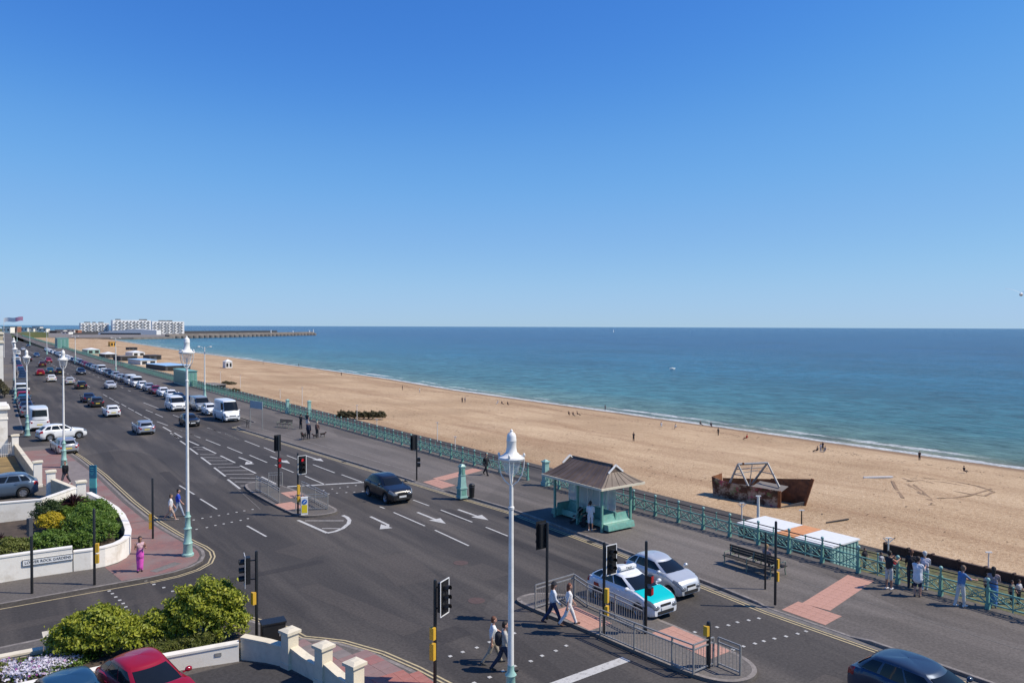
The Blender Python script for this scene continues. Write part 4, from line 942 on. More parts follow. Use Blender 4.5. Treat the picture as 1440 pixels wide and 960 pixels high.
    def wl(prof, n=20):
        m = MB(); rows = []
        for rr, yy in prof: rows.append([(rr * math.cos(t), yy, rr * math.sin(t)) for t in np.linspace(0, 2 * math.pi, n + 1)])
        m.grid(rows); return m
    tw = .10
    tme = wl([(r * .64, tw), (r * .90, tw), (r, tw * .7), (r, -tw * .7), (r * .9, -tw), (r * .6, -tw)], 20 if lod == 0 else 12).mesh('wheel', M['tyre'], 40)
    rm = wl([(r * .66, tw * .96), (r * .60, tw * .7), (r * .58, tw * .2), (.02, tw * .25)], 16)
    if lod == 0:
        for k in range(5):
            a = 2 * math.pi * k / 5; rm.bar((r * .1 * math.cos(a), tw * .72, r * .1 * math.sin(a)), (r * .62 * math.cos(a), tw * .8, r * .62 * math.sin(a)), .055, .04)
        rm.tube((0, tw * .3, 0), (0, tw * .85, 0), r * .16, r * .14, 10)
    rme = rm.mesh('rim', M['chrome'], 40)
    rmb = wl([(r * .60, tw * .7), (r * .58, tw * .15), (.02, tw * .2)], 16).mesh('rim', M['black_soft'])
    _proto[key] = (s, parts, tme, rme); return _proto[key]
_paints = {}
def paint(col, metal=0.0):
    k = (col, metal)
    if k not in _paints: _paints[k] = paint_mat('car_paint', col, metal)
    return _paints[k]
def car(kind, x, y, heading, col, label, cat='car', group=None, z=0.0, lod=0, metal=0.0, roof=None, over=None, obj_name=None):
    s, parts, tme, rme = car_proto(kind, lod)
    t = empty(obj_name or ('parked_car' if group and 'parked' in group else 'car'), (x, y, z), heading); tag(t, label, cat, group)
    pm = paint(col, metal); out = {}
    def setm(o, slot):
        if slot == 'paint':
            o.material_slots[0].link = 'OBJECT'; o.material_slots[0].material = pm
    for name, me, slot, subs in parts:
        o = link(name, me, t); setm(o, slot); out.setdefault(name, []).append(o)
        for n2, me2, sl2 in subs: setm(link(n2, me2, o), sl2)
    for xw in s.xw:
        for sg in (1, -1):
            w = link('wheel', tme, t, (xw, sg * (s.W / 2 - .115), s.wr), 0 if sg > 0 else math.pi)
            link('rim', rme, w)
    out['root'] = t; out['shape'] = s; return out
AW, TO = math.pi / 2, -math.pi / 2        # driving away / towards us along the road
WHITE, SILVER, GREY, BLACK, NAVY, RED, BLUE = (.74, .74, .73), (.42, .43, .45), (.12, .125, .135), (.012, .013, .016), (.012, .02, .045), (.27, .006, .018), (.03, .07, .16)
dT = P(905, 866) - P(903, 855)
taxi = car('hatch', 23.55 + dT.x, 23.55 + dT.y, TO, (.70, .71, .72), 'white taxi with a bright turquoise bonnet and roof sign', 'taxi', obj_name='taxi')
s = taxi['shape']
fbt = lambda u, v: Vector((u, s.w(u) * .86 * v, s.zt(u) + .025 * (1 - abs(v))))
bon = patch(fbt, list(np.linspace(s.hl - .10, s.hl - s.L * .27, 10)), list(np.linspace(-1, 1, 7)), .008, Vector((0, 0, 0))).build('bonnet', paint((.0, .48, .46)), taxi['root'], 40); bon['label'] = 'bright turquoise bonnet'
sgn = bevel_mesh(MB().box((-.25, 0, s.H + .085), (.22, 1.0, .17)).mesh('roof_sign', M['white']), .04, 2); sgn = link('roof_sign', sgn, taxi['root'])
def text_mesh(txt, size, depth=.004):
    cu = bpy.data.curves.new('t', 'FONT'); cu.body = txt; cu.size = size; cu.extrude = depth; cu.align_x = 'CENTER'; cu.align_y = 'CENTER'
    o = bpy.data.objects.new('t', cu); COL.objects.link(o); bpy.context.view_layer.update()
    me = bpy.data.meshes.new_from_object(o.evaluated_get(bpy.context.evaluated_depsgraph_get())); bpy.data.objects.remove(o); return me
tm = text_mesh('TAXI', .15); tm.materials.append(M['black']); o = link('lettering', tm, sgn, (-.25 + .115, 0, s.H + .085)); o.rotation_euler = (R(90), 0, R(90))
MB().box((-1.25, -s.W / 2 * 1.006, .72), (.3, .012, .2)).build('door_badge', M['red_lens'], taxi['root'])
dS = P(970, 839) - P(945, 825)
car('small', 25.95 + dS.x, 24.95 + dS.y, TO, (.50, .515, .53), 'small silver hatchback beside the taxi, next to the kerb', metal=.3)
dB = P(1258, 918, 1.6) - P(1250, 887, 1.6)
car('suv', 25.35 + dB.x, 11.85 + dB.y, TO, (.03, .05, .085), 'dark blue estate-bodied car with roof rails at the kerb', metal=.3)
car('suv', 23.45, 47.1, TO, BLACK, 'black off-roader just past the stop line')
car('mini', 21.1, 95.2, TO, BLACK, 'black round-headlamp hatchback driving in front of the white vans')
car('van', 23.35, 113.8, TO, WHITE, 'white panel van driving beside the parked cars', 'van', obj_name='van')
car('estate', 15.45, 91.6, AW, (.36, .40, .46), 'silver-blue estate car driving away by the hatched markings', metal=.4)
car('hatch', 14.9, 111.0, AW, WHITE, 'white hatchback driving away beyond the silver-blue estate')
car('estate', 14.8, 125.5, AW, (.02, .022, .026), 'black estate car driving away beyond the white hatchback')
car('saloon', 14.7, 133.5, AW, NAVY, 'dark blue car queueing beyond the black estate')
car('estate', 7.0, 81.9, AW + .08, SILVER, 'silver car parked beside the lamp with the turquoise base', metal=.5)
car('suv', 7.6, 91.4, R(12), WHITE, 'white off-roader pulling out of the side street')
car('suv', 1.45, 61.9, math.pi - .02, (.10, .14, .19), 'blue-grey off-roader on the driveway behind the white wall', z=.13, metal=.4)
dR = P(200, 942, 1.4) - P(213, 922, 1.4)
car('hatch', 4.75 + dR.x, 26.2 + dR.y, R(-76), RED, 'dark red hatchback parked behind the green bushes', z=.125)
car('hatch', 2.35, 25.0, R(-80), (.015, .05, .10), 'dark blue car on the near driveway beside the flowers', z=.125)
# camper van
cp = car('minibus', 6.15, 102.3, AW, WHITE, 'white camper van parked at the side street corner', 'camper van', obj_name='camper_van')
# right-hand parked row
row = [('minibus', 26.2, 98.2, WHITE, 'white minibus parked at the end of the parking bay', 'minibus'), ('small', 26.0, 105.5, WHITE, 'small white car parked behind the minibus', 'car'), ('van', 26.1, 111.5, (.33, .36, .38), 'silver-grey people carrier parked behind the small white car', 'car')]
for k, x, y, c, lb, cat in row: car(k, x, y, TO, c, lb, cat, obj_name='minibus' if cat == 'minibus' else 'parked_car', metal=.4 if 'silver' in lb else 0)
cols = [('hatch', NAVY, 'dark blue'), ('hatch', NAVY, 'dark blue'), ('hatch', WHITE, 'white'), ('hatch', WHITE, 'white'), ('saloon', (.16, .01, .02), 'dark red'), ('hatch', SILVER, 'silver'), ('hatch', WHITE, 'white'), ('van', WHITE, 'white van'), ('van', WHITE, 'white van'), ('suv', GREY, 'grey'), ('hatch', SILVER, 'silver'), ('suv', SILVER, 'silver'), ('saloon', NAVY, 'dark blue')]
seq = [cols[i] if i < len(cols) else random.choice(cols) for i in range(40)]
def noun(q): return q[2] if q[0] == 'van' else q[2] + ' car'
y = 118.5
for i in range(40):
    k, c, nm = seq[i]; isvan = k == 'van'; x = 26.2 + max(0, (y - 200) * .008)
    pv = noun(seq[i - 1]) if i else 'silver-grey people carrier'; nx = noun(seq[i + 1]) if i < 39 else None
    lb = f'{noun(seq[i])} by the promenade between {pv} and {nx}' if nx else f'{noun(seq[i])} ending the row parked by the promenade'
    car(k, x + random.uniform(-.12, .12), y, TO + random.uniform(-.02, .02), c, lb, 'van' if isvan else 'car', 'vehicles parked along the promenade kerb', lod=0 if y < 150 else 1, metal=.4 if c in (SILVER,) else 0)
    y += (5.9 if not isvan else 6.6) + random.uniform(0, .6) + (2.5 if y > 260 else 0)
# left-hand parked row
y = 117.0; lk = [('saloon', GREY, 'grey'), ('saloon', NAVY, 'dark blue'), ('hatch', BLACK, 'black'), ('estate', (.02, .10, .18), 'teal-blue'), ('hatch', RED, 'red'), ('saloon', BLACK, 'black'), ('van', WHITE, 'white van'), ('hatch', NAVY, 'dark blue'), ('hatch', SILVER, 'silver')]
LKERB = [(96, 4.4), (130, 5.0), (160, 5.8), (200, 8), (300, 10.8), (350, 13), (650, 24)]
seq = []
while y < 330:
    if 155 < y < 164: y = 168; continue
    seq.append((y, random.choice(lk) if len(seq) > 8 else lk[len(seq) % len(lk)])); y += 6.1 + random.uniform(0, .8)
for i, (y, q) in enumerate(seq):
    k, c, nm = q; isvan = k == 'van'; pv = noun(seq[i - 1][1]) if i else 'white camper van'; nx = noun(seq[i + 1][1]) if i + 1 < len(seq) else None
    lb = f'{noun(q)} at the left kerb between {pv} and {nx}' if nx else f'{noun(q)} ending the row at the left kerb'
    car(k, interp(LKERB, y) + 1.15, y, AW + random.uniform(-.03, .03), c, lb, 'van' if isvan else 'car', 'vehicles parked along the left kerb', lod=0 if y < 150 else 1)
# flatbed lorry in the left row
t = empty('flatbed_lorry', (7.1, 159.5, 0)); tag(t, 'dark lorry with a white tail board parked on the left', 'lorry')
MB().box((0, 0, 1.35), (2.3, 5.2, 1.5)).build('load_body', M['grey_dark'], t); MB().box((0, 3.6, 1.25), (2.1, 1.7, 2.0)).build('cab', M['grey_dark'], t); MB().box((0, -2.63, .72), (2.35, .1, .34)).build('tail_board', M['white'], t); MB().box((0, .6, .5), (.9, 6.6, .2)).build('chassis', M['black'], t)
for yy in (-1.8, 3.4):
    for sg in (-1, 1): MB().tube((sg * .8, yy, .42), (sg * 1.1, yy, .42), .42, .42, 14).build('wheel', M['tyre'], t)
for px, py, hd, k, c, nm in ((157, 547, TO, 'hatch', SILVER, 'silver hatchback driving towards us beyond the white van'), (115, 547, AW, 'estate', BLACK, 'black estate driving away with a yellow plate'), (99, 541, AW, 'hatch', SILVER, 'silver hatchback driving away ahead of the black estate'), (73, 537, AW, 'hatch', WHITE, 'white hatchback driving away alone in the left lane'), (57, 528, AW, 'hatch', RED, 'bright red hatchback driving away in the distance'), (71, 525, AW, 'saloon', (.02, .08, .13), 'teal-blue car driving away beside the red hatchback'), (84, 527, AW, 'suv', BLACK, 'black off-roader driving away in the distance'), (115, 527, TO, 'suv', NAVY, 'dark blue off-roader driving towards us in the distance'), (69, 510, TO, 'suv', RED, 'dark red car driving towards us in the distance'), (41, 508, AW, 'hatch', BLACK, 'black hatchback far down the road'), (52, 502, TO, 'suv', BLUE, 'blue car far down the road'), (25, 500, AW, 'van', WHITE, 'white van far down the road'), (60, 516, AW, 'suv', (.06, .012, .015), 'maroon car in the distant queue'), (33, 493, TO, 'hatch', SILVER, 'silver car at the far end of the road'), (40, 488, TO, 'hatch', NAVY, 'dark blue car at the far end of the road')):
    q = P(px, py); car(k, q.x, q.y + 1.8, hd, c, nm, 'van' if k == 'van' else 'car', lod=0 if q.y < 170 else 1)
# ------------------------------------------------------------------ people (one continuous body each; hair, bags and hats are children)
_pm = {}
def cloth(col, rough=.85):
    k = tuple(col)
    if k not in _pm: _pm[k] = plain('cloth', col, rough, var=.15, scale=9)
    return _pm[k]
SKIN_L, SKIN_M = (.50, .27, .19), (.34, .17, .11)
def remesh(prims, voxel, mats, name):
    """prims: (a, b, ra, rb, slot[, scale xyz about the middle]) -> one skin over all of them"""
    mb = MB()
    for p in prims:
        a, b, ra, rb = Vector(p[0]), Vector(p[1]), p[2], p[3]; fl = p[5] if len(p) > 5 else 1.0
        o = len(mb.v); mid = (a + b) / 2
        if (b - a).length < 1e-4: mb.ball(a, ra, 10)
        else:
            mb.tube(a, b, ra, rb, 12); mb.ball(a, ra, 8); mb.ball(b, rb, 8)
        if fl != 1.0:
            ax = Vector(p[6]) if len(p) > 6 else Vector((0, 1, 0))
            for i in range(o, len(mb.v)):
                v = Vector(mb.v[i]); d = (v - mid).dot(ax); mb.v[i] = tuple(v + ax * (d * (fl - 1)))
    ob = bpy.data.objects.new('tmp', mb.mesh('tmp')); COL.objects.link(ob)
    md = ob.modifiers.new('r', 'REMESH'); md.mode = 'VOXEL'; md.voxel_size = voxel
    sm = ob.modifiers.new('s', 'SMOOTH'); sm.factor = .5; sm.iterations = 3
    ph = bpy.data.meshes.new('pending'); PENDING.append((ob, ph, prims, mats, name)); return ph
PENDING = []
def flush_bodies():
    """evaluate all bodies in one go and give them their clothes"""
    bpy.context.view_layer.update(); dg = bpy.context.evaluated_depsgraph_get(); new = {}
    for ob, ph, prims, mats, name in PENDING:
        out = bpy.data.meshes.new_from_object(ob.evaluated_get(dg)); out.name = name; new[ph.name] = out
        n = len(out.polygons); c = np.empty(n * 3); out.polygons.foreach_get('center', c); c = c.reshape(-1, 3)
        best = np.full(n, 1e9); slot = np.zeros(n, int)
        for p in (prims if len(mats) > 1 else ()):
            a, b = np.array(p[0], float), np.array(p[1], float); d = b - a; L2 = d.dot(d)
            t = np.clip(((c - a) @ d) / L2, 0, 1) if L2 > 1e-8 else np.zeros(n)
            r = p[2] + (p[3] - p[2]) * t; q = c - (a + t[:, None] * d)
            if len(p) > 5 and p[5] != 1.0:
                ax = np.array(p[6] if len(p) > 6 else (0, 1, 0), float); q = q + np.outer(q @ ax, ax) * (1 / p[5] - 1)
            dist = np.abs(np.linalg.norm(q, axis=1) - r); k = dist < best; best[k] = dist[k]; slot[k] = p[4]
        out.materials.clear()
        for m_ in mats: out.materials.append(m_)
        out.polygons.foreach_set('material_index', slot.astype(np.int32)); out.shade_smooth()
    for o in list(COL.objects):
        if o.type == 'MESH' and o.data.name in new: o.data = new[o.data.name]
    for ob, *_ in PENDING: bpy.data.objects.remove(ob)
def person(pos, face, label, h=1.72, legs=((.28, .1), (-.25, .35)), arms=((-.3, .3, .1), (.35, .4, .1)), top=(.6, .6, .6), bottom=(.03, .04, .09), shoes=(.5, .5, .5), skin=SKIN_L, hair=(.03, .02, .015), hairlen=.0, shorts=False, dress=False, lean=.0, sit=False, fine=True, bare_arms=True, wide=1.0, headturn=0, bag=None, hat=None, name='person', group=None, long_top=False):
    """local frame: x forward, y left. legs: (thigh swing, knee bend) right, left. arms: (swing, elbow bend, outward)"""
    k = h / 1.72; P_ = []; SK, TP, BT, SH = 0, 1, 2, 3
    th_l, sh_l = .42 * k, .41 * k; lows = []
    joints = []
    for (sw, kn), sy in zip(legs, (-1, 1)):
        hip = Vector((0, sy * .092 * k, 0)); knee = hip + Vector((math.sin(sw), 0, -math.cos(sw))) * th_l; sa = sw - kn; ank = knee + Vector((math.sin(sa), 0, -math.cos(sa))) * sh_l; joints.append((hip, knee, ank, sa)); lows.append(ank.z)
    hipz = -min(lows) + .075 * k
    Z = Vector((0, 0, hipz))
    for hip, knee, ank, sa in joints:
        H_, K_, A_ = hip + Z, knee + Z, ank + Z
        tr = 1.0 if not shorts else 1.0
        P_.append((H_, K_, .093 * k * wide, .066 * k * (1.18 if not shorts else 1.1), BT))
        if shorts: P_.append((K_.lerp(H_, .12), A_, .056 * k, .038 * k, SK)); P_.append((K_ + (A_ - K_) * .12, K_ + (A_ - K_) * .5, .056 * k, .052 * k, SK))
        else: P_.append((K_, A_, .074 * k, .055 * k, BT))
        toe = Vector((math.cos(min(.5, max(-.9, sa * .8))), 0, math.sin(min(0.5, sa * .8)))) if sa < 0 else Vector((1, 0, .08))
        P_.append((A_ + Vector((-.05 * k, 0, -.035 * k)), A_ + toe * (.15 * k) + Vector((0, 0, -.04 * k)), .042 * k, .036 * k, SH))
    # trunk
    def T(x, y, z):    # point on the leaning trunk, z measured from the hip
        return Vector((x * math.cos(lean) + z * math.sin(lean), y, z * math.cos(lean) - x * math.sin(lean))) * k + Z
    P_.append((T(0, -.05, .03), T(0, .05, .03), .125 * k * wide, .125 * k * wide, BT if not long_top else TP, .88, (1, 0, 0)))
    P_.append((T(0, 0, .10), T(0, 0, .34), .135 * k * wide, .150 * k * wide, TP, 1.16, (0, 1, 0)))
    P_.append((T(.005, -.10, .43), T(.005, .10, .43), .105 * k * wide, .105 * k * wide, TP))
    P_.append((T(0, -.145, .50), T(0, .145, .50), .062 * k, .062 * k, TP))
    if long_top or dress: P_.append((T(0, 0, -.12), T(0, 0, .25), .185 * k * wide, .15 * k * wide, TP if long_top else BT))
    if dress: P_.append((Vector((0, 0, hipz * .25)), T(0, 0, .0), .135 * k, .14 * k, BT))
    P_.append((T(0, 0, .50), T(.015, 0, .63), .052 * k, .048 * k, SK))
    # head
    hc = T(.03, 0, .735); ca, sa_ = math.cos(headturn), math.sin(headturn); fwd = Vector((ca, sa_, 0)); lf = Vector((-sa_, ca, 0)); up = Vector((0, 0, 1))
    P_.append((hc + up * .025 * k, hc + up * .03 * k, .092 * k, .092 * k, SK)); P_.append((hc + fwd * .028 * k - up * .045 * k, hc + fwd * .03 * k - up * .06 * k, .062 * k, .05 * k, SK))
    if fine:
        P_.append((hc + fwd * .092 * k, hc + fwd * .108 * k - up * .022 * k, .010 * k, .016 * k, SK))
        for s in (-1, 1): P_.append((hc + lf * s * .092 * k, hc + lf * s * .096 * k - up * .02 * k, .02 * k, .015 * k, SK))
    # arms
    hands = []
    for (sw, el, ab), sy in zip(arms, (-1, 1)):
        S0 = T(0, sy * .185, .485); d1 = Vector((math.sin(sw) * math.cos(ab), sy * math.sin(ab), -math.cos(sw) * math.cos(ab))); E_ = S0 + d1 * .29 * k
        fs = sw + el; d2 = Vector((math.sin(fs) * math.cos(ab * .3), -sy * .12 * min(1, el), -math.cos(fs) * math.cos(ab * .3))).normalized(); W_ = E_ + d2 * .25 * k
        P_.append((S0, E_, .055 * k, .043 * k, TP if not bare_arms == 'all' else SK))
        if bare_arms: P_.append((S0.lerp(E_, .75), W_, .040 * k, .028 * k, SK))
        else: P_.append((E_, W_, .045 * k, .036 * k, TP))
        hn = W_ + d2 * .05 * k; P_.append((W_, W_ + d2 * .085 * k, .028 * k, .036 * k, SK, .62, (0, 1, 0)))
        if fine:
            side = Vector((1, 0, 0)) if abs(d2.x) < .7 else Vector((0, 0, 1)); sd_ = (side - d2 * side.dot(d2)).normalized(); curl = Vector((0, -sy, 0))
            for j, ln in enumerate((.066, .075, .071, .055)):
                b0 = W_ + d2 * .095 * k + sd_ * ((1.5 - j) * .021 * k); m1 = b0 + d2 * ln * .55 * k + curl * .006; P_.append((b0 - d2 * .03, m1, .0105 * k, .0095 * k, SK)); P_.append((m1, m1 + (d2 * .8 + curl * .6).normalized() * ln * .5 * k, .0095 * k, .008 * k, SK))
            tb = W_ + d2 * .03 * k + sd_ * .03 * k; P_.append((tb, tb + (d2 * .7 + sd_ * .7).normalized() * .06 * k, .013 * k, .010 * k, SK))
        hands.append(W_ + d2 * .1 * k)
    vox = .0095 if fine else .022
    me = remesh([tuple(p) for p in P_], vox, [cloth(skin, .6), cloth(top), cloth(bottom), cloth(shoes)], 'body')
    t = empty(name, pos, face); tag(t, label, 'person', group); link('body', me, t)
    # hair
    if hair:
        hp = [(hc + up * .04 * k - fwd * .012 * k, hc + up * .045 * k - fwd * .016 * k, .099 * k, .099 * k, 0), (hc - fwd * .035 * k + up * .0, hc - fwd * .04 * k - up * .03 * k, .082 * k, .075 * k, 0)]
        if hairlen > 0: hp.append((hc - fwd * .05 * k, hc - fwd * .075 * k - up * hairlen * k, .085 * k, .06 * k, 0))
        link('hair', remesh(hp, .016, [cloth(hair, .7)], 'hair'), t)
    if fine:
        for s in (-1, 1): MB().ball(hc + fwd * .088 * k + lf * s * .034 * k + up * .012 * k, .011 * k, 5).build('eye', M['black'], t, 60)
    if hat: link('hat', remesh([(hc + up * .07 * k, hc + up * .085 * k, .10 * k, .095 * k, 0), (hc + up * .065 * k, hc + up * .07 * k, .15 * k, .15 * k, 0, .2, (0, 0, 1))], .014, [cloth(hat)], 'hat'), t)
    if bag == 'backpack': link('backpack', remesh([(T(-.20, -.05, .18), T(-.20, -.05, .40), .13 * k, .12 * k, 0), (T(-.20, .05, .18), T(-.20, .05, .40), .13 * k, .12 * k, 0)], .02, [cloth((.015, .015, .02))], 'backpack'), t)
    if bag == 'phone':
        hn = hands[0]; MB().box((hn.x + .03, hn.y, hn.z), (.012, .075, .15)).build('phone', M['black'], t)
    return t
def cam_face(right, fwd):
    """heading for a direction given as (image right, away from us)"""
    v = crt0 * right + Vector((math.sin(YAW), math.cos(YAW), 0)) * fwd; return math.atan2(v.y, v.x)
walk = ((.42, .08), (-.38, .30)); stand = ((.05, .03), (-.05, .05)); walk2 = ((-.36, .28), (.40, .06))
q = P(709, 943); person((q.x, q.y, 0), cam_face(1, .15), 'walker with dark backpack, grey top and dark jeans crossing the road', 1.76, walk, ((.25, .3, .1), (-.35, .3, .1)), (.40, .38, .34), (.02, .03, .06), (.03, .03, .03), hair=(.02, .014, .01), bag='backpack')
q = P(699, 936); person((q.x, q.y + .25, 0), cam_face(1, .15), 'walker in a white top and pale trousers beside the one with the backpack', 1.70, walk2, ((-.3, .3, .1), (.6, .5, .1)), (.66, .68, .68), (.36, .30, .22), (.05, .05, .05), hair=(.13, .05, .025))
q = P(778, 876, .12); person((q.x, q.y, .12), cam_face(1, .1), 'woman in a cap, white top and dark leggings walking on the island', 1.68, walk, ((.25, .5, .1), (-.3, .3, .1)), (.62, .63, .66), (.02, .03, .08), (.10, .04, .03), hair=(.11, .045, .02), hairlen=.14, hat=(.02, .02, .025), bare_arms=False)
q = P(800, 878, .12); person((q.x, q.y, .12), cam_face(1, .05), 'woman with reddish hair dressed all in white on the island', 1.68, walk2, ((-.3, .25, .1), (.3, .3, .1)), (.72, .70, .69), (.70, .67, .65), (.10, .05, .03), hair=(.16, .05, .025), hairlen=.16)
q = P(1250, 828, .12); person((q.x, q.y, .12), cam_face(.9, .5), 'person in a dark vest and pale shorts photographing from the railing', 1.72, stand, ((1.0, 1.0, .1), (1.0, 1.0, .1)), (.02, .022, .025), (.52, .50, .47), (.62, .61, .6), skin=SKIN_M, hair=(.02, .014, .01), shorts=True, bare_arms='all', bag='phone')
q = P(1291, 838, .12); person((q.x - .05, q.y, .12), cam_face(.7, .7), 'person in a loose white shirt and navy shorts standing by the railing', 1.74, stand, ((.7, 1.2, .1), (.7, 1.2, .1)), (.66, .67, .69), (.012, .018, .05), (.06, .05, .05), hair=(.03, .02, .015), shorts=True, wide=1.12, long_top=True)
q = P(1300, 829, .12); person((q.x, q.y, .12), cam_face(.4, .9), 'grey-haired person in a pale shirt and light jeans at the railing', 1.72, stand, ((.6, 1.2, .1), (.5, 1.2, .1)), (.50, .48, .53), (.34, .42, .52), (.3, .3, .3), hair=(.5, .48, .45))
q = P(1284, 826, .12); person((q.x, q.y + .1, .12), cam_face(.4, .9), 'person in a black top half hidden behind the white shirt', 1.70, stand, ((.3, .6, .1), (.3, .6, .1)), (.015, .015, .02), (.03, .03, .04), (.03, .03, .03), hair=(.10, .04, .02), hairlen=.1)
q = P(1351, 852, .12); person((q.x, q.y, .12), cam_face(1, .2), 'person in a blue T-shirt and cream trousers leaning to the railing', 1.72, ((.12, .05), (-.2, .1)), ((.9, .5, .1), (.6, .7, .1)), (.10, .20, .38), (.60, .57, .52), (.68, .67, .65), hair=(.16, .10, .06), lean=.12)
q = P(1398, 853, .12); person((q.x - .1, q.y, .12), cam_face(.6, .8), 'woman with long dark hair and a blue skirt at the railing', 1.70, stand, ((.6, 1.0, .1), (.8, .9, .1)), (.30, .22, .22), (.06, .17, .42), (.1, .1, .12), hair=(.018, .012, .01), hairlen=.42, dress=True)
q = P(197, 803, .13); person((q.x, q.y, .13), cam_face(.5, -.8), 'woman in a bright pink skirt with arms raised to her face', 1.66, stand, ((.9, 1.7, .15), (.9, 1.6, .15)), (.52, .34, .36), (.58, .08, .40), (.06, .04, .04), hair=(.016, .011, .009), hairlen=.34, dress=True, skin=SKIN_M, bare_arms='all')
q = P(240, 731, .0); person((q.x, q.y, 0), cam_face(.8, .3), 'person in a white top and shorts crossing with the one in blue', 1.62, walk, ((-.2, .3, .1), (.3, .3, .1)), (.66, .66, .66), (.42, .32, .26), (.5, .4, .35), hair=(.10, .06, .03), shorts=True)
q = P(251, 727, .0); person((q.x, q.y + .1, 0), cam_face(.8, .3), 'person in a royal blue shirt stepping across the road', 1.78, walk2, ((.3, .4, .1), (-.3, .3, .1)), (.02, .06, .42), (.30, .34, .42), (.3, .25, .2), hair=(.015, .012, .01))
q = P(92, 681, .13); person((q.x, q.y, .13), cam_face(-.1, -1), 'man in a black jacket and grey jeans walking on the left pavement', 1.78, walk, ((-.2, .15, .22), (.2, .15, .22)), (.012, .012, .014), (.06, .06, .07), (.4, .4, .4), hair=(.03, .02, .015), bare_arms=False, wide=1.1)
q = P(434, 617, .13); person((q.x, q.y, .13), cam_face(.1, 1), 'dog walker in navy with a black bag on the promenade', 1.78, stand, ((0, .15, .15), (0, .15, .15)), (.015, .022, .05), (.012, .014, .025), (.02, .02, .02), hair=(.4, .38, .35), bare_arms=False, fine=False)
q = P(446, 615, .13); person((q.x, q.y, .13), cam_face(.3, 1), 'dog walker in brown beside the one in navy', 1.66, stand, ((.2, .3, .15), (0, .15, .15)), (.16, .09, .07), (.04, .035, .035), (.1, .08, .08), hair=(.45, .38, .28), bare_arms=False, fine=False)
q = P(423, 603, .13); person((q.x, q.y, .13), cam_face(.3, .9), 'person in dark clothes standing near the railing by the stairs', 1.70, stand, fine=False, top=(.02, .02, .025), bottom=(.02, .02, .022), shoes=(.02, .02, .02), bare_arms=False)
q = P(432, 601, .13); person((q.x, q.y, .13), cam_face(.3, .9), 'person in a dark top and white shorts near the railing by the stairs', 1.76, stand, fine=False, top=(.02, .022, .03), bottom=(.6, .58, .55), shoes=(.3, .3, .3), shorts=True)
q = P(687, 667, .13); person((q.x - .25, q.y, .13), cam_face(.6, -.7), 'person all in black walking along the railing to the shelter', 1.76, walk, top=(.014, .014, .017), bottom=(.014, .014, .017), shoes=(.02, .02, .02), bare_arms=False)
q = P(832, 745, .13); person((q.x - .1, q.y, .13), cam_face(.2, 1), 'person in a white T-shirt and white shorts in front of the shelter', 1.68, stand, ((.2, .9, .1), (.2, .9, .1)), (.70, .70, .70), (.66, .66, .66), (.7, .7, .7), hair=(.015, .012, .01), shorts=True, skin=SKIN_M)
person((29.75, 33.15, .13), R(170), 'person in black sitting hidden in the shelter shade', 1.68, ((1.45, 1.45), (1.4, 1.4)), ((.5, .9, .1), (.5, .9, .1)), (.015, .015, .018), (.02, .02, .025), (.03, .03, .03), bare_arms=False)
bq = P(1075, 809, .125)
person((31.28, 22.0, .125), R(5), 'person in a dusty pink top sitting on the slatted bench', 1.66, ((1.5, 1.5), (1.5, 1.5)), ((.4, .8, .1), (.4, .8, .1)), (.30, .20, .18), (.05, .05, .07), (.1, .08, .07), hair=(.30, .19, .08), hairlen=.08)
# pushchair in the shelter shade
t = empty('pushchair', (29.55, 34.0, .13), R(-60)); tag(t, 'dark pushchair standing in the shade of the shelter', 'pushchair')
MB().path([(-.35, -.22, .1), (.25, -.22, .95), (.42, -.22, 1.05), (.42, .22, 1.05), (.25, .22, .95), (-.35, .22, .1)], .016, 6).path([(.3, -.22, .1), (-.1, -.22, .55)], .016, 6).path([(.3, .22, .1), (-.1, .22, .55)], .016, 6).build('frame', M['steel'], t, 50)
MB().add([(-.3, -.2, .45), (-.3, .2, .45), (.12, .2, .42), (.12, -.2, .42), (.26, .2, .9), (.26, -.2, .9)], [(0, 1, 2, 3), (3, 2, 4, 5)]).ball((.12, 0, .86), .24, 8, (1, .95, .7)).build('seat', M['black_soft'], t, 50)
for x in (-.32, .3):
    for y in (-.24, .24): MB().tube((x, y - .02, .1), (x, y + .02, .1), .1, .1, 12).build('wheel', M['tyre'], t)
# dogs and a bag
def dog(pos, face, label, s=1.0, col=(.015, .013, .012)):
    pr = [((-.26, 0, .40), (.2, 0, .43), .10, .125, 0), ((.2, 0, .45), (.36, 0, .60), .085, .065, 0), ((.38, 0, .63), (.42, 0, .62), .075, .065, 0), ((.44, 0, .60), (.53, 0, .58), .045, .034, 0), ((-.3, 0, .45), (-.48, 0, .60), .03, .015, 0)]
    for y in (-.07, .07):
        pr += [((.17, y, .40), (.18, y, .18), .05, .03, 0), ((.18, y, .18), (.17, y, .03), .028, .026, 0), ((.18, y, .025), (.23, y, .025), .026, .022, 0), ((-.24, y, .40), (-.20, y, .25), .07, .04, 0), ((-.20, y, .25), (-.30, y, .15), .035, .025, 0), ((-.30, y, .15), (-.27, y, .03), .024, .022, 0), ((-.27, y, .025), (-.22, y, .025), .024, .02, 0), ((.36, y * .8, .68), (.33, y * 1.3, .61), .025, .02, 0)]
    pr = [tuple([tuple(Vector(p[0]) * s), tuple(Vector(p[1]) * s), p[2] * s, p[3] * s, 0]) for p in pr]
    t = empty('dog', pos, face); tag(t, label, 'dog'); link('body', remesh(pr, .016, [cloth(col)], 'body'), t); MB().lathe([(.085 * s, -.02), (.085 * s, .02)], 10, (.27 * s, 0, .53 * s)).build('collar', M['red_lens'], t)
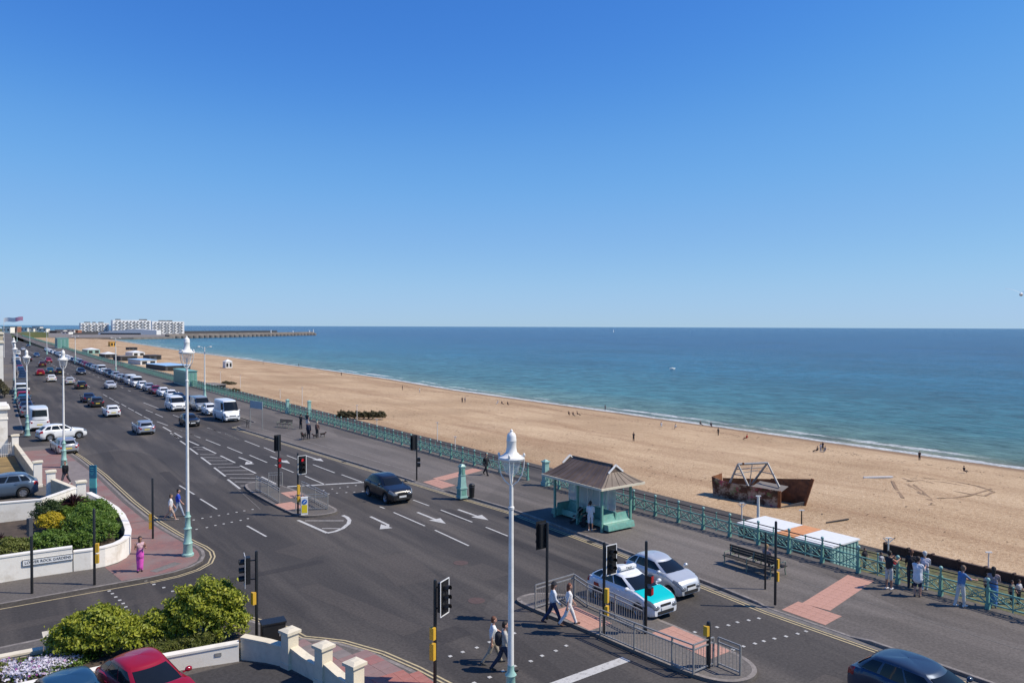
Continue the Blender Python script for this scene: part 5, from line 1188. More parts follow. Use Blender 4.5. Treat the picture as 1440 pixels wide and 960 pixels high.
q = P(427, 618, .13); dog((q.x, q.y, .13), cam_face(-.2, -1), 'large black dog standing beside the walker in navy', 1.25)
q = P(443, 616, .13); dog((q.x, q.y, .13), cam_face(-1, 0), 'small black dog in front of the walker in brown', .72)
q = P(454, 614, .13); dog((q.x, q.y, .13), cam_face(1, .1), 'small brown dog on the railing side of the walker in brown', .8, (.03, .022, .016))
# people on the lower walk and on the shingle
low = [(1202, 768, (.015, .015, .02), 'person in black standing in front of the brown wall next to the kiosk'), (1216, 772, (.02, .02, .03), 'second person in black by the brown wall next to the kiosk'), (1239, 778, (.45, .45, .47), 'person in a pale top walking along the brown wall'), (1257, 784, (.45, .02, .03), 'person in a red top by the brown wall'), (1388, 808, (.42, .40, .38), 'person in a pale top by the pole at the brown wall'), (1423, 818, (.16, .15, .12), 'person in olive sitting by the brown wall end'), (1433, 817, (.5, .48, .48), 'person in a white top by the brown wall end')]
for px, py, c, lb in low:
    z = -6.4; q = P(px, py, z); person((q.x, q.y, -8.03), cam_face(.3, -1), lb, 1.72, stand, top=c, bottom=(.02, .02, .025), shoes=(.05, .05, .05), fine=False)
bp = [(1149, 636, .5, 0), (1154, 636, 1, 1), (1160, 636, .6, 0), (1157, 633, 1, 2), (1293, 647, 1, 3), (1356, 665, .5, 4), (650, 566, 1, 5), (654, 566, 1, 6), (891, 620, 1, 7), (700, 568, .5, 8), (706, 569, .5, 9), (714, 570, .5, 10), (800, 584, .5, 11), (806, 585, .5, 12), (812, 584, .5, 13), (851, 577, 1, 14), (930, 600, .5, 15), (950, 603, .5, 16), (985, 598, .5, 17), (1000, 600, .5, 18), (1050, 618, .5, 19), (1010, 612, 1, 20), (420, 515, 1, 21), (370, 512, 1, 22), (480, 528, 1, 23), (566, 548, 1, 24), (590, 552, 1, 25)]
desc = ['in dark clothes sitting first in the waterline group', 'in white in the group near the waterline', 'in grey sitting with the group near the waterline', 'standing at the back of the waterline group', 'standing alone at the water edge', 'in black sitting alone by the tracks', 'in black walking with a companion on the sand', 'in grey walking with a companion on the sand', 'walking alone in mid beach', 'in pale clothes sitting first in a line', 'in dark clothes sitting in the middle of a line', 'in dark clothes sitting last in a line', 'sitting at the left of the dark trio', 'sitting in the middle of the dark trio', 'sitting at the right of the dark trio', 'paddling alone at the foam', 'sitting on the sand with pale clothes', 'sitting in white near the foam', 'lying low beside the foam in black', 'sitting close beside the one lying by the foam', 'in a red top sitting on the open shingle', 'standing small on the shingle above the barge', 'far off near the distant shore, in black', 'far off walking by the distant shore', 'far off between hut and shore', 'far off in black on mid beach', 'far off in white on mid beach']
cc = [(.02, .02, .025), (.5, .5, .5), (.2, .2, .22), (.03, .03, .04), (.05, .04, .04), (.02, .02, .02), (.02, .02, .02), (.15, .15, .16)]
for i, (px, py, st, _) in enumerate(bp):
    q = PB(px, py); c = cc[i % len(cc)]
    if 'white' in desc[i] or 'pale' in desc[i]: c = (.6, .58, .56)
    if 'red' in desc[i]: c = (.4, .04, .03)
    if 'black' in desc[i] or 'dark' in desc[i]: c = (.018, .018, .022)
    person((q.x, q.y, q.z), random.uniform(0, 6.28), 'person ' + desc[i], 1.72, stand if st == 1 else ((1.5, .25), (1.4, .5)), top=c, bottom=tuple(x * .6 for x in c), shoes=(.1, .08, .07), fine=False, lean=0 if st == 1 else -.15)
flush_bodies()
# ------------------------------------------------------------------ beach things and the far shore
def barge():
    """a rusty steel landing-barge hulk with a frame on it"""
    a, b = PB(1003, 697), PB(1095, 714); c = PB(1122, 706)
    ax = Vector((b.x - a.x, b.y - a.y, 0)); L = ax.length; rz = math.atan2(ax.y, ax.x); z0 = min(a.z, b.z, c.z) - .12
    t = empty('rusty_barge', ((a.x + b.x) / 2, (a.y + b.y) / 2, z0), rz); tag(t, 'rusty steel barge hulk with an A-frame lying on the shingle', 'barge')
    Wd = 4.6; hl = L / 2; H = 2.9
    sc = graffiti_mat()
    # local: x along the near side, y away from us
    def plate(p, nm, mat, th=.08):
        m = MB(); n_ = (Vector(p[1]) - Vector(p[0])).cross(Vector(p[2]) - Vector(p[0])).normalized() * th
        k = len(p); m.add([Vector(q) for q in p] + [Vector(q) + n_ for q in p], [tuple(range(k)), tuple(range(2 * k - 1, k - 1, -1))] + [(i, (i + 1) % k, k + (i + 1) % k, k + i) for i in range(k)]); return m.build(nm, mat, t)
    plate([(-hl, .25, .35), (hl, 0, 0), (hl + .1, -.15, H * .92), (hl * .45, -.2, H * .95), (-hl * .55, -.1, H * .98), (-hl - .2, .1, H * 1.12)], 'near_side', sc)
    plate([(-hl, .25, .35), (-hl - .2, .1, H * 1.12), (-hl * .98, Wd * .55, H * 1.15), (-hl * .92, Wd * .5, .4)], 'bow_plate', M['rust'])
    plate([(hl, 0, 0), (hl + 1.6, Wd * .9, .2), (hl + 2.0, Wd * .95, H * .95), (hl + .1, -.15, H * .92)][:2] + [(hl + 1.75, Wd * .92, .9), (hl + .04, -.05, .75)], 'stern_sill', M['grey_dark'])
    plate([(hl + 1.6, Wd * .9, .2), (hl * .3, Wd * 1.15, .3), (hl * .3, Wd * 1.2, H * .98), (hl + 2.5, Wd * 1.02, H * 1.22)], 'far_side_stern', M['rust'])
    plate([(hl * .3, Wd * 1.15, .3), (-hl * .92, Wd * .5, .4), (-hl * .95, Wd * .55, H * .95), (hl * .3, Wd * 1.2, H * .95)], 'far_side_bow', M['rust'])
    MB().box((hl + .1, -.1, H * .45), (.34, .3, H * .92), R(8)).build('corner_post', M['rust'], t)
    MB().bar((hl + 1.6, Wd * .9, .1), (hl + 2.5, Wd * 1.0, H * 1.24), .3, .34).build('corner_post', M['rust'], t)
    plate([(-hl * .75, .5, H * .62), (hl * .55, .3, H * .62), (hl * .6, Wd * .85, H * .74), (-hl * .5, Wd * .6, H * .72)], 'deck', M['grey_dark'])
    plate([(hl * .15, .2, H * .86), (hl * .95, .45, H * .72), (hl * 1.0, Wd * .75, H * .86), (hl * .2, Wd * .62, H * .98)], 'hatch_cover', M['concrete'])
    T1, T2 = (-hl * .28, .55, H + 2.15), (hl * .42, Wd * .62, H + 2.3)
    for foot, top in (((-hl * .55, .25, H * .78), T1), ((hl * .12, .02, H * .85), T1), ((-hl * .1, Wd * .75, H * .8), T2), ((hl * .85, Wd * .45, H * .9), T2)): MB().tube(foot, top, .14, .12, 8).build('frame_leg', M['steel'], t, 50)
    MB().tube(T1, T2, .14, .14, 8).build('frame_beam', M['steel'], t, 50)
    MB().tube(tuple(Vector((-hl * .42, .4, H + .9))), (hl * .1, Wd * .7, H + 1.2), .05, .05, 6).build('frame_tie', M['steel'], t, 50)
    for a_, b_ in (((-hl * .42, .4, H + .9), (-hl * .08, .28, H + .9)), ((hl * .14, Wd * .68, H + 1.1), (hl * .66, Wd * .52, H + 1.1)), ((-hl * .35, .5, H + 1.5), (hl * .3, Wd * .64, H + 1.7)), ((0, Wd * .3, H * .8), (hl * .07, Wd * .33, H + 2.2))): MB().tube(a_, b_, .06, .06, 6).build('frame_tie', M['steel'], t, 50)
    for x, y in ((-.6, .9), (.2, 1.8)): MB().ball((x, y, H + 2.22), .16, 6).build('pulley', M['rust'], t, 50)
def graffiti_mat():
    m, t, b = nodes('painted_rusty_hull'); v = coords(t, obj=True); vs = coords(t, (.55, .5, .6), True)
    o = ramp(t, noise(t, v, .6, 6, .7), [(.35, (.03, .02, .016)), (.5, (.08, .036, .02)), (.68, (.17, .07, .03))])
    n1 = noise(t, vs, 1.1, 5, .7); o = mix(t, ramp(t, n1, [(.46, (0, 0, 0)), (.56, (.85, .85, .85))]), o, (.36, .31, .25))
    n2 = noise(t, coords(t, (.45, .5, .55), True), .8, 6, .72); o = mix(t, ramp(t, n2, [(.54, (0, 0, 0)), (.58, (.9, .9, .9))]), o, (.34, .05, .10))
    n3 = noise(t, coords(t, (.35, 2, .5), True), 1.7, 4, .7); o = mix(t, ramp(t, n3, [(.55, (0, 0, 0)), (.62, (.8, .8, .8))]), o, (.10, .15, .05))
    t.links.new(o, b.inputs['Base Color']); b.inputs['Roughness'].default_value = .85; bump(t, b, n1, .3, .05); return m
barge()
# container kiosks below the railing
ck = empty('container_kiosk', (57.3, 37.4, -8.03)); tag(ck, 'white-roofed container kiosk with an orange stripe below the railing', 'kiosk')
MB().box((0, 0, 1.25), (3.9, 9.0, 2.4)).build('wall', M['teal_light'], ck); MB().box((0, 2.6, 2.56), (4.1, 3.9, .12)).build('roof_panel', M['tent'], ck); MB().box((0, -2.9, 2.56), (4.1, 3.4, .12)).build('roof_panel', M['tent'], ck); MB().box((0, -.28, 2.56), (4.1, 1.75, .12)).build('roof_stripe', plain('orange_paint', (.62, .27, .10), .6), ck)
for k in range(5): MB().box((-1.97, -3.6 + k * 1.8, 1.25), (.05, 1.5, 2.0)).build('shutter', M['grey_dark'], ck)
for k in range(8): MB().box((-1.8 + k * .5, -4.53, 1.25), (.06, .06, 2.4)).build('rib', M['teal_light'], ck)
bw = empty('beach_wall', (66.3, -20, -8.05)); tag(bw, 'low dark brown timber wall along the edge of the shingle', 'wall')
for k in range(27): MB().box((0, k * 2.05, .35), (.3, 2.0, .75)).build('panel', M['brownwall'], bw)
for k in range(28): MB().box((.0, k * 2.05 - 1.02, .40), (.4, .16, .85)).build('post', M['brownwall'], bw)
# beach huts, tents and clutter in the middle distance
def cabin(px, py, w, d, h, mat, roof, label, z=None, cat='cabin'):
    q = PB(px, py); t = empty('beach_cabin', (q.x, q.y, q.z - .05), R(8)); tag(t, label, cat)
    MB().box((0, 0, h / 2), (w, d, h)).build('wall', M[mat], t)
    if roof == 'tent': MB().box((0, 0, h + .6), (w + .3, d + .3, 1.2), 0, .08).build('roof', M['tent'], t)
    else: MB().box((0, 0, h + .08), (w + .5, d + .5, .16)).build('roof', M[roof], t)
    for k in (-.25, .25): MB().box((w * k, -d / 2 - .01, h * .48), (w * .3, .06, h * .6)).build('opening', M['black_soft'], t)
M['pale_blue'] = plain('pale_blue_canvas', (.30, .48, .68), .6, var=.1); M['kiosk_yellow'] = plain('yellow_kiosk_paint', (.62, .34, .05), .6)
for a in ((236, 520, 11, 26, 2.6, 'grey_dark', 'pale_blue', 'long beach cabin with a pale blue roof'), (200, 512, 8, 20, 2.6, 'tent', 'pale_blue', 'white beach cabin with a blue roof'), (176, 507, 9, 14, 2.8, 'grey_dark', 'concrete', 'dark flat-roofed beach cabin'), (152, 503, 7, 12, 2.6, 'grey_dark', 'tent', 'dark beach cabin with a white peaked roof'), (190, 500, 8, 16, 2.6, 'tent', 'tent', 'white peaked tent on the beach'), (214, 505, 7, 12, 2.6, 'grey_dark', 'grey_dark', 'dark shed among the beach cabins'), (158, 487, 6, 8, 5, 'kiosk_yellow', 'kiosk_yellow', 'small yellow hut on the beach'), (320, 517, 3.6, 3.6, 3.4, 'tent', 'tent', 'lone white beach hut on the open shingle'), (300, 549, 4, 9, 2.0, 'grey_dark', 'concrete', 'low grey cabin with a white hatch behind the railing'), (128, 497, 8, 14, 3, 'teal_light', 'tent', 'pale turquoise hut with a white roof'), (185, 492, 7, 10, 2.4, 'grey_dark', 'grey_dark', 'dark shed near the waterline')): 
    cabin(*a)
# turquoise lift booths on the promenade
def booth(x, y, w, d, h, label):
    t = empty('promenade_booth', (x, y, .12)); tag(t, label, 'booth'); MB().box((0, 0, h / 2), (w, d, h)).build('wall', M['teal_light'], t); MB().box((0, 0, h + .06), (w + .3, d + .3, .12)).build('roof', M['teal'], t)
    k = int(d / .9)
    for i in range(k): MB().box((-w / 2 - .015, -d / 2 + (i + .5) * d / k, h * .5), (.05, d / k * .78, h * .8)).build('panel', M['teal'], t)
    for i in range(3): MB().box((-w / 3 + i * w / 3, -d / 2 - .015, h * .5), (w / 4, .05, h * .8)).build('panel', M['teal'], t)
booth(34.7, 160, 2.0, 11, 2.9, 'turquoise panelled booth set into the promenade railing'); booth(38.0, 452, 5, 14, 5.0, 'distant turquoise hut beside the promenade')
q = PB(1235, 672); t = MB().bar((-1.9, 1.2, .12), (1.9, -1.2, .16), .35, .22).build('driftwood_plank', M['cream_iron'], None, loc=q); tag(t, 'pale straight plank lying on the shingle', 'plank')
q = PB(1182, 736); t = MB().bar(-crt0 * 1.5 + Vector((0, 0, .10)), crt0 * 1.5 + Vector((.9, 1.2, .12)), .16, .12).build('driftwood_beam', M['wood'], None, loc=q); tag(t, 'dark thin beam lying on the shingle past the kiosk', 'beam')
# ---- marina: breakwater, flats, low buildings
bk0, bk1 = Vector((300, 1516, SEA_Z)), Vector((752, 1950, SEA_Z)); dv = bk1 - bk0; Ln = dv.length; bz = math.atan2(dv.y, dv.x)
t = empty('breakwater', bk0, bz); tag(t, 'long concrete breakwater on round caissons running out to sea', 'breakwater')
MB().box((Ln / 2, 3, 5.6), (Ln, 9, 2.2)).build('deck', M['concrete'], t); MB().box((Ln / 2, 6, 7.6), (Ln, 1.5, 2.4)).build('parapet', M['concrete'], t)
for k in range(34):
    if k * 18.6 < Ln: MB().lathe([(6.6, -1), (6.6, 4.2), (6.0, 4.6)], 14, (9 + k * 18.6, 0, 0)).build('caisson', M['concrete'], t, 50)
MB().box((Ln / 2, 5, 1.5), (Ln, 5, 6)).build('back_wall', M['grey_dark'], t)
for x, h in ((Ln * .62, 6), (Ln - 8, 7), (Ln - 32, 5), (Ln * .80, 4)):
    b = empty('harbour_beacon', bk0 + dv * (x / Ln) + Vector((0, 0, 6.6)), bz); tag(b, {0: 'short', 1: ''}.get(0) + f' white beacon on the breakwater, {["halfway along", "at its very tip", "just before the tip", "three quarters out"][[Ln * .62, Ln - 8, Ln - 32, Ln * .80].index(x)]}', 'beacon'); MB().lathe([(1.2, 0), (.9, h), (1.3, h + .1), (1.0, h + 1.2), (.1, h + 1.8)], 8).build('tower', M['white'], b, 40); MB().box((0, 0, .4), (3, 3, .8)).build('foot', M['concrete'], b)
bk2 = empty('outer_breakwater', (180, 1900, SEA_Z)); tag(bk2, 'dark low outer harbour arm behind the breakwater', 'breakwater'); MB().bar((0, 0, 6), (560, 330, 6), 10, 7).build('wall', M['grey_dark'], bk2); MB().bar((0, -3, 9.8), (560, 327, 9.8), 2, 1.5).build('parapet', M['grey_dark'], bk2)
land = struct(MB().prism([(60, 1480), (230, 1450), (300, 1500), (420, 1800), (640, 2300), (600, 3400), (60, 3400)], SEA_Z - 1, -9.2).build('harbour_land', M['concrete'])); land['label'] = 'low harbour land beyond the beach'
def flats(cx, cy, w, d, h, floors, cols, label, seed, ang=YAW - R(38)):
    t = empty('apartment_block', (cx, cy, -9.2), -ang); tag(t, label, 'apartments'); MB().box((0, 0, h / 2), (w, d, h)).build('wall', M['white'], t)
    fh = h * .86 / floors; cw = w * .92 / cols; wm = MB().box((0, 0, 0), (cw * .5, .5, fh * .55)).mesh('window', M['grey_dark']); bm_ = MB().box((0, 0, 0), (cw * .95, 2.0, fh * .16)).mesh('balcony', M['white']); g = random.Random(seed)
    for f in range(floors):
        for c in range(cols):
            x = -w * .46 + (c + .5) * cw + (cw * .16 if f % 2 else -cw * .16); z = h * .08 + (f + .5) * fh
            link('window', wm, t, (x, -d / 2 - .1, z)); 
            if (c + f) % 2 == 0: link('balcony', bm_, t, (x, -d / 2 - 1.0, z - fh * .42))
    for k in range(5):
        x = g.uniform(-.4, .4) * w; MB().box((x, 0, h + 1.2), (w * .1, d * .4, 2.4)).build('roof_plant', M['grey_dark'], t)
flats(232, 1985, 58, 22, 26, 7, 8, 'white apartment block on the left of the harbour', 1); flats(306, 1960, 82, 22, 33, 8, 10, 'tallest white apartment block with zigzag balconies', 2); flats(393, 2000, 74, 22, 31, 8, 9, 'separate white apartment block beside the breakwater', 3)
t = empty('harbour_shed', (292, 1860, -9.2), -YAW); tag(t, 'long pale harbour shed with a swept white roof', 'building'); m = MB(); m.add([(-70, -10, 0), (60, -10, 0), (60, 12, 0), (-70, 12, 0), (-70, -10, 5), (10, -10, 13), (60, -10, 10), (60, 12, 10), (10, 12, 13), (-70, 12, 5)], [(0, 1, 6, 5, 4), (3, 9, 8, 7, 2), (0, 4, 9, 3), (1, 2, 7, 6), (4, 5, 8, 9), (5, 6, 7, 8)]); m.build('shell', M['tent'], t); MB().box((-20, -10.3, 2), (90, .5, 3)).build('window_band', M['grey_dark'], t)
# cliff-top land and far buildings on the left
struct(MB().prism([(-160, 960), (40, 960), (52, 1250), (75, 1420), (105, 1480), (120, 1900), (60, 3400), (-600, 3400)], -14, -.3).build('clifftop_land', plain('far_grass', (.075, .095, .035), .95, var=.3, scale=.01, dirt=(.12, .10, .06))))['label'] = 'grassy cliff-top land at the far end of the road'
def far_house(px, py, w, h, mat, label, d=10, z=0):
    q = P(px, py, z); t = empty('far_building', (q.x, q.y, z - .3), -YAW); tag(t, label, 'building'); MB().box((0, 0, h / 2), (w, d, h)).build('wall', M[mat], t); MB().box((0, 0, h + .3), (w + 1, d + 1, .6)).build('roof', M['grey_dark'] if mat != 'far_red' else M['coping'], t)
    for k in range(max(2, int(w / 7))): MB().box((-w / 2 + (k + .5) * w / max(2, int(w / 7)), -d / 2 - .05, h * .55), (2.4, .2, h * .35)).build('window', M['grey_dark'], t)
M['far_red'] = plain('red_brick_far', (.28, .12, .08), .9)
for a in ((36, 466, 13, 7, 'tent', 'white far building nearest the road end'), (45, 466, 12, 6, 'render', 'cream far building in the white row'), (53, 466, 14, 9, 'tent', 'taller white far building with a shallow top'), (62, 466.5, 14, 6, 'render', 'low cream far building at the row end'), (22, 467, 12, 9, 'far_red', 'red brick far building by the road end'), (12, 468, 12, 9, 'render', 'cream far building behind the street lamps'), (86, 467, 14, 4, 'tent', 'long low white far building on the shore'), (102, 467.5, 12, 5, 'tent', 'white far building close to the beach end'), (95, 469.5, 9, 3.5, 'tent', 'small white shed on the far shore'), (108, 467.5, 10, 4, 'far_red', 'low reddish far building by the harbour'), (77, 468, 12, 3, 'grey_dark', 'low dark far building behind the shore')):
    far_house(*a)
t = empty('flag', P(4, 503, 0) + Vector((.4, 0, 0))); tag(t, 'white and pink flag flying on a tall pole on the left', 'flag'); MB().lathe([(.09, 0), (.06, 14.6)], 8).build('pole', M['white_iron'], t, 50)
rows = [[(u * 7 * .81, -u * 7 * .586 + .3 * math.sin(u * 7), 14.4 - v * 1.5 + .5 * u + .15 * math.sin(u * 9)) for u in np.linspace(0, .6, 8)] for v in (0, .5, 1)]; MB().grid(rows).build('flag_cloth', M['white'], t, 60); rows = [[(u * 7 * .81, -u * 7 * .586 + .3 * math.sin(u * 7), 14.4 - v * 1.5 + .5 * u + .15 * math.sin(u * 9)) for u in np.linspace(.6, 1, 6)] for v in (0, .5, 1)]; MB().grid(rows).build('flag_tip', plain('pink_cloth', (.62, .32, .42), .8), t, 60)
# sail far out
q = P(863, 467, SEA_Z); t = empty('sailing_boat', q, .4); tag(t, 'tiny white sailing boat near the horizon', 'boat'); MB().add([(-4, 0, .3), (0, -1.2, .3), (5, 0, .6), (0, 1.2, .3), (-4, 0, 1.2), (0, -1.4, 1.2), (6, 0, 1.5), (0, 1.4, 1.2)], [(0, 1, 2, 3)[::-1], (4, 5, 6, 7), (0, 1, 5, 4), (1, 2, 6, 5), (2, 3, 7, 6), (3, 0, 4, 7)]).build('hull', M['white'], t); MB().tube((0, 0, 1.2), (0, 0, 16), .12).build('mast', M['white'], t); MB().add([(-.2, 0, 2), (-4.5, .3, 2.2), (-.2, 0, 15.5), (-.2, .08, 2), (-4.5, .38, 2.2), (-.2, .08, 15.5)], [(0, 1, 2), (5, 4, 3), (0, 3, 4, 1), (1, 4, 5, 2), (2, 5, 3, 0)]).build('sail', M['tent'], t)
q = P(945, 519, SEA_Z); t = empty('small_boat', q); tag(t, 'small white dinghy on the calm water', 'boat'); MB().add([(-2, 0, 0), (0, -.8, 0), (2.5, 0, 0), (0, .8, 0), (-2.1, 0, .6), (0, -1, .6), (3, 0, .8), (0, 1, .6)], [(3, 2, 1, 0), (4, 5, 6, 7), (0, 1, 5, 4), (1, 2, 6, 5), (2, 3, 7, 6), (3, 0, 4, 7)]).build('hull', M['white'], t); MB().box((0, 0, .75), (1, .7, .5)).build('cabin', M['tent'], t)
# gull
pg = Vector((cfw * F_PX + crt * (1436 - 720) - cup * (414 - 480))).normalized() * 42 + Vector((0, 0, CAM_H)); t = empty('gull', pg, R(20)); tag(t, 'white gull flying above the sea horizon', 'gull'); MB().ball((0, 0, 0), .10, 7, (2.1, .8, .8)).ball((.22, 0, .04), .06, 6, (1.3, 1, 1)).build('body', M['white'], t, 60)
for s_ in (-1, 1):
    m = MB(); m.grid([[(.10 - .05 * abs(u) * 2 + dx, s_ * u, .05 + .22 * math.sin(u * 2.6) + dz) for u in (0.05, .2, .35, .5, .62)] for dx, dz in ((.07, .012), (0, .03), (-.12, .0))]); m.build('wing', M['sign_grey'], t, 60)
MB().add([(-.2, -.04, 0), (-.2, .04, 0), (-.36, .09, .01), (-.36, -.09, .01), (-.2, 0, .03)], [(0, 1, 2, 3), (0, 3, 4), (3, 2, 4), (2, 1, 4), (1, 0, 4)]).build('tail', M['white'], t)
# ------------------------------------------------------------------ walls, garden, plants
def wall(pts, h, label, th=.26, mat='render', cop='coping', z0=.10, name='garden_wall', cop_h=.07):
    o = Vector((pts[0][0], pts[0][1], z0)); t = empty(name, o); tag(t, label, 'wall')
    hs = h if isinstance(h, (list, tuple)) else [h] * len(pts)
    def strip(w, za, zb, nm, mt):
        L, Rr = [], []
        for i, p in enumerate(pts):
            a = Vector(pts[max(i - 1, 0)][:2]); b = Vector(pts[min(i + 1, len(pts) - 1)][:2]); d = (b - a).normalized(); n_ = Vector((-d.y, d.x)) * w / 2
            L.append((p[0] + n_.x - o.x, p[1] + n_.y - o.y)); Rr.append((p[0] - n_.x - o.x, p[1] - n_.y - o.y))
        rows = []
        for i in range(len(pts)): rows.append([(*L[i], za(i)), (*L[i], zb(i)), (*Rr[i], zb(i)), (*Rr[i], za(i)), (*L[i], za(i))])
        m = MB(); m.grid(rows)
        for r in (rows[0], rows[-1]): m.add(r[:4], [(0, 1, 2, 3)])
        m.build(nm, M[mt], t)
    strip(th, lambda i: 0, lambda i: hs[i], 'wall', mat); strip(th + .06, lambda i: hs[i] + .002, lambda i: hs[i] + cop_h, 'coping', cop); return t
def pillar(x, y, h, label, w=.52, mat='render', z0=.10, rz=0):
    t = empty('gate_pillar', (x, y, z0), rz); tag(t, label, 'pillar'); MB().box((0, 0, h / 2), (w, w, h)).build('shaft', M[mat], t)
    m = MB(); m.box((0, 0, h + .05), (w + .14, w + .14, .1)); m.box((0, 0, h + .125), (w + .1, w + .1, .05), 0, .4); m.build('cap', M['coping'], t)
    MB().box((0, 0, .1), (w + .06, w + .06, .2)).build('plinth', M[mat], t); return t
wall([(-25, 41.8), (2.0, 41.62), (3.85, 41.5)], 1.16, 'white rendered wall section carrying the street name', cop='render')
wall([(3.9, 41.5), (4.6, 41.42), (5.2, 41.5), (5.75, 41.8), (6.2, 42.35), (6.5, 43.1), (6.7, 44.2), (6.85, 46), (6.95, 48), (6.9, 50), (6.55, 53), (6.1, 55.6)], .92, 'low white curved garden wall round the corner shrubs', cop='render')
np_ = empty('street_name_plate', (2.85, 41.405, .87), R(-3.7)); tag(np_, 'white street name plate reading LOWER ROCK GARDENS on the wall', 'sign')
MB().box((0, .0, 0), (2.05, .03, .30)).build('plate', M['white'], np_); m = MB()
for a, b in (((-1.02, .14), (1.02, .14)), ((-1.02, -.14), (1.02, -.14)), ((-1.02, -.14), (-1.02, .14)), ((1.02, -.14), (1.02, .14))): m.bar((a[0], -.018, a[1]), (b[0], -.018, b[1]), .012, .022)
m.build('border', M['black'], np_)
tm = text_mesh('LOWER ROCK GARDENS', .165); wtx = max(v.co.x for v in tm.vertices) * 2; tm.transform(Matrix.Diagonal((1.86 / wtx, 1.05, 1, 1))); tm.materials.append(M['black']); o = link('lettering', tm, np_, (0, -.02, 0)); o.rotation_euler = (R(90), 0, 0)
wall([(-25, 54.2), (0, 53.5), (3.3, 52.95), (5.3, 55.5)], 1.35, 'long white wall between the driveway and the corner garden', cop='render')
pillar(5.75, 56.3, 1.55, 'white capped pillar at the garden end beside the totem'); pillar(4.35, 60.3, 1.75, 'white capped pillar on the near side of the driveway gap'); pillar(3.85, 64.7, 1.8, 'white capped pillar on the far side of the driveway gap'); pillar(3.15, 81.8, 1.75, 'white capped pillar beside the iron fence')
wall([(5.6, 56.8), (4.45, 59.95)], [1.0, 1.25], 'short white sloping wall joining two capped pillars', mat='stone_wall'); wall([(3.82, 65.0), (3.2, 81.5)], .95, 'buff garden wall with pale coping beyond the driveway', mat='stone_wall', cop='coping')
MB().sheet([(-20, 55.0), (2.8, 53.6), (4.9, 56.3), (4.2, 60.2), (5.2, 60.5), (5.0, 64.5), (3.6, 64.9), (-20, 66)], .131).build('driveway', M['pave'], pl)
MB().sheet([(-20, 66.1), (3.4, 65.2), (3.0, 81), (-20, 81)], .131).build('dry_lawn', plain('dry_lawn', (.24, .16, .06), .95, var=.3, scale=1), pl)
fz = empty('iron_fence', (-.5, 80.9, .12)); tag(fz, 'pale iron railings beside the white house', 'fence')
for z in (.25, 1.15): MB().box((1.6, 0, z), (3.3, .04, .04)).build('rail', M['white_iron'], fz)
for i in range(24): MB().box((.05 + i * .14, 0, .66), (.03, .03, 1.3)).build('bar', M['white_iron'], fz)
# white house edge
h = empty('white_house', (0, 84.3, .1)); tag(h, 'white rendered flat-roofed house wing at the side street', 'house')
MB().box((-6, 0, 2.1), (17.2, 4.0, 4.2)).build('wall', M['render'], h); m = MB(); m.box((-6, 0, 4.25), (17.6, 4.4, .14)); m.box((-6, 0, 4.42), (17.3, 4.1, .2)); m.build('cornice', M['render'], h); MB().box((-6, 0, 3.3), (17.3, 4.1, .12)).build('band', M['render'], h)
for x in (-1.2, -4.0):
    f = MB().box((x, -2.01, 1.7), (1.0, .06, 1.7)).build('window', M['white'], h); MB().box((x, -2.05, 1.7), (.8, .03, 1.5)).build('pane', M['car_glass'], f)
for i, (y, hh, c) in enumerate(((172, 8.5, 'render'), (186, 10, 'stone_wall'), (214, 9, 'render'), (262, 9.5, 'render'))):
    lb = ['cream terrace house behind the flatbed lorry', 'buff terrace house next to the cream one', 'white terrace house farther along the left pavement', 'distant white terrace house beside the far parked cars'][i]
    xx = .0262 * y + .2; h = empty('terrace_house', (xx - 5, y, .1)); tag(h, lb, 'house'); MB().box((0, 0, hh / 2), (10, 11, hh)).build('wall', M[mat] if False else M[c], h); MB().box((0, 0, hh + .15), (10.4, 11.4, .3)).build('cornice', M['coping'], h)
    for fl in range(3):
        for k in (-3.3, 0, 3.3):
            f = MB().box((5.01, k, 1.6 + fl * 2.8), (.08, 1.2, 1.7)).build('window', M['white'], h); MB().box((5.06, k, 1.6 + fl * 2.8), (.02, 1.0, 1.5)).build('pane', M['car_glass'], f); 
            MB().box((-3.3 + (k + 3.3) , -5.51, 1.6 + fl * 2.8), (1.1, .06, 1.6)).build('window', M['car_glass'], h)
# near driveway and cream walls
MB().sheet([(-8, 27.3), (7.7, 26.75), (8.35, 25.95), (8.75, 25.2), (9.05, 24.3), (9.3, 23.2), (9.55, 21.5), (9.6, 16), (-8, 16)], .1305).build('driveway', M['drive'], pn)
cream = 'coping'
wall([(7.75, 27.05), (8.4, 26.3), (8.85, 25.55)], [.78, .70, .66], 'cream curved wall beside the round green bush', mat=cream, cop=cream)
wall([(8.95, 25.4), (9.15, 24.6), (9.35, 23.75)], [.72, .58, .52], 'cream curved wall between the first two pillars', mat=cream, cop=cream)
wall([(9.43, 23.45), (9.57, 22.7), (9.68, 21.95)], [.72, .58, .52], 'cream curved wall between the last two pillars', mat=cream, cop=cream)
wall([(9.73, 21.6), (9.8, 20), (9.85, 17)], .6, 'cream wall running on below the last pillar', mat=cream, cop=cream)
for (x, y), lb in zip(((8.9, 25.45), (9.39, 23.6), (9.7, 21.8)), ('cream capped pillar beside the black cabinet', 'middle cream capped pillar of the curved wall', 'cream capped pillar at the red paving end of the curved wall')): pillar(x, y, 1.22, lb, .42, cream, rz=R(15))
wall([(-8, 28.6), (4.6, 27.75), (7.6, 27.0)], [.5, .5, .62], 'low white planter wall in front of the green bushes', mat='render', cop='render')
pillar(2.3, 30.9, .85, 'short cream capped pillar beside the flower bed', .58, cream); wall([(-10, 31.9), (1.95, 31.0)], .4, 'low cream wall behind the flower bed', mat=cream, cop=cream)
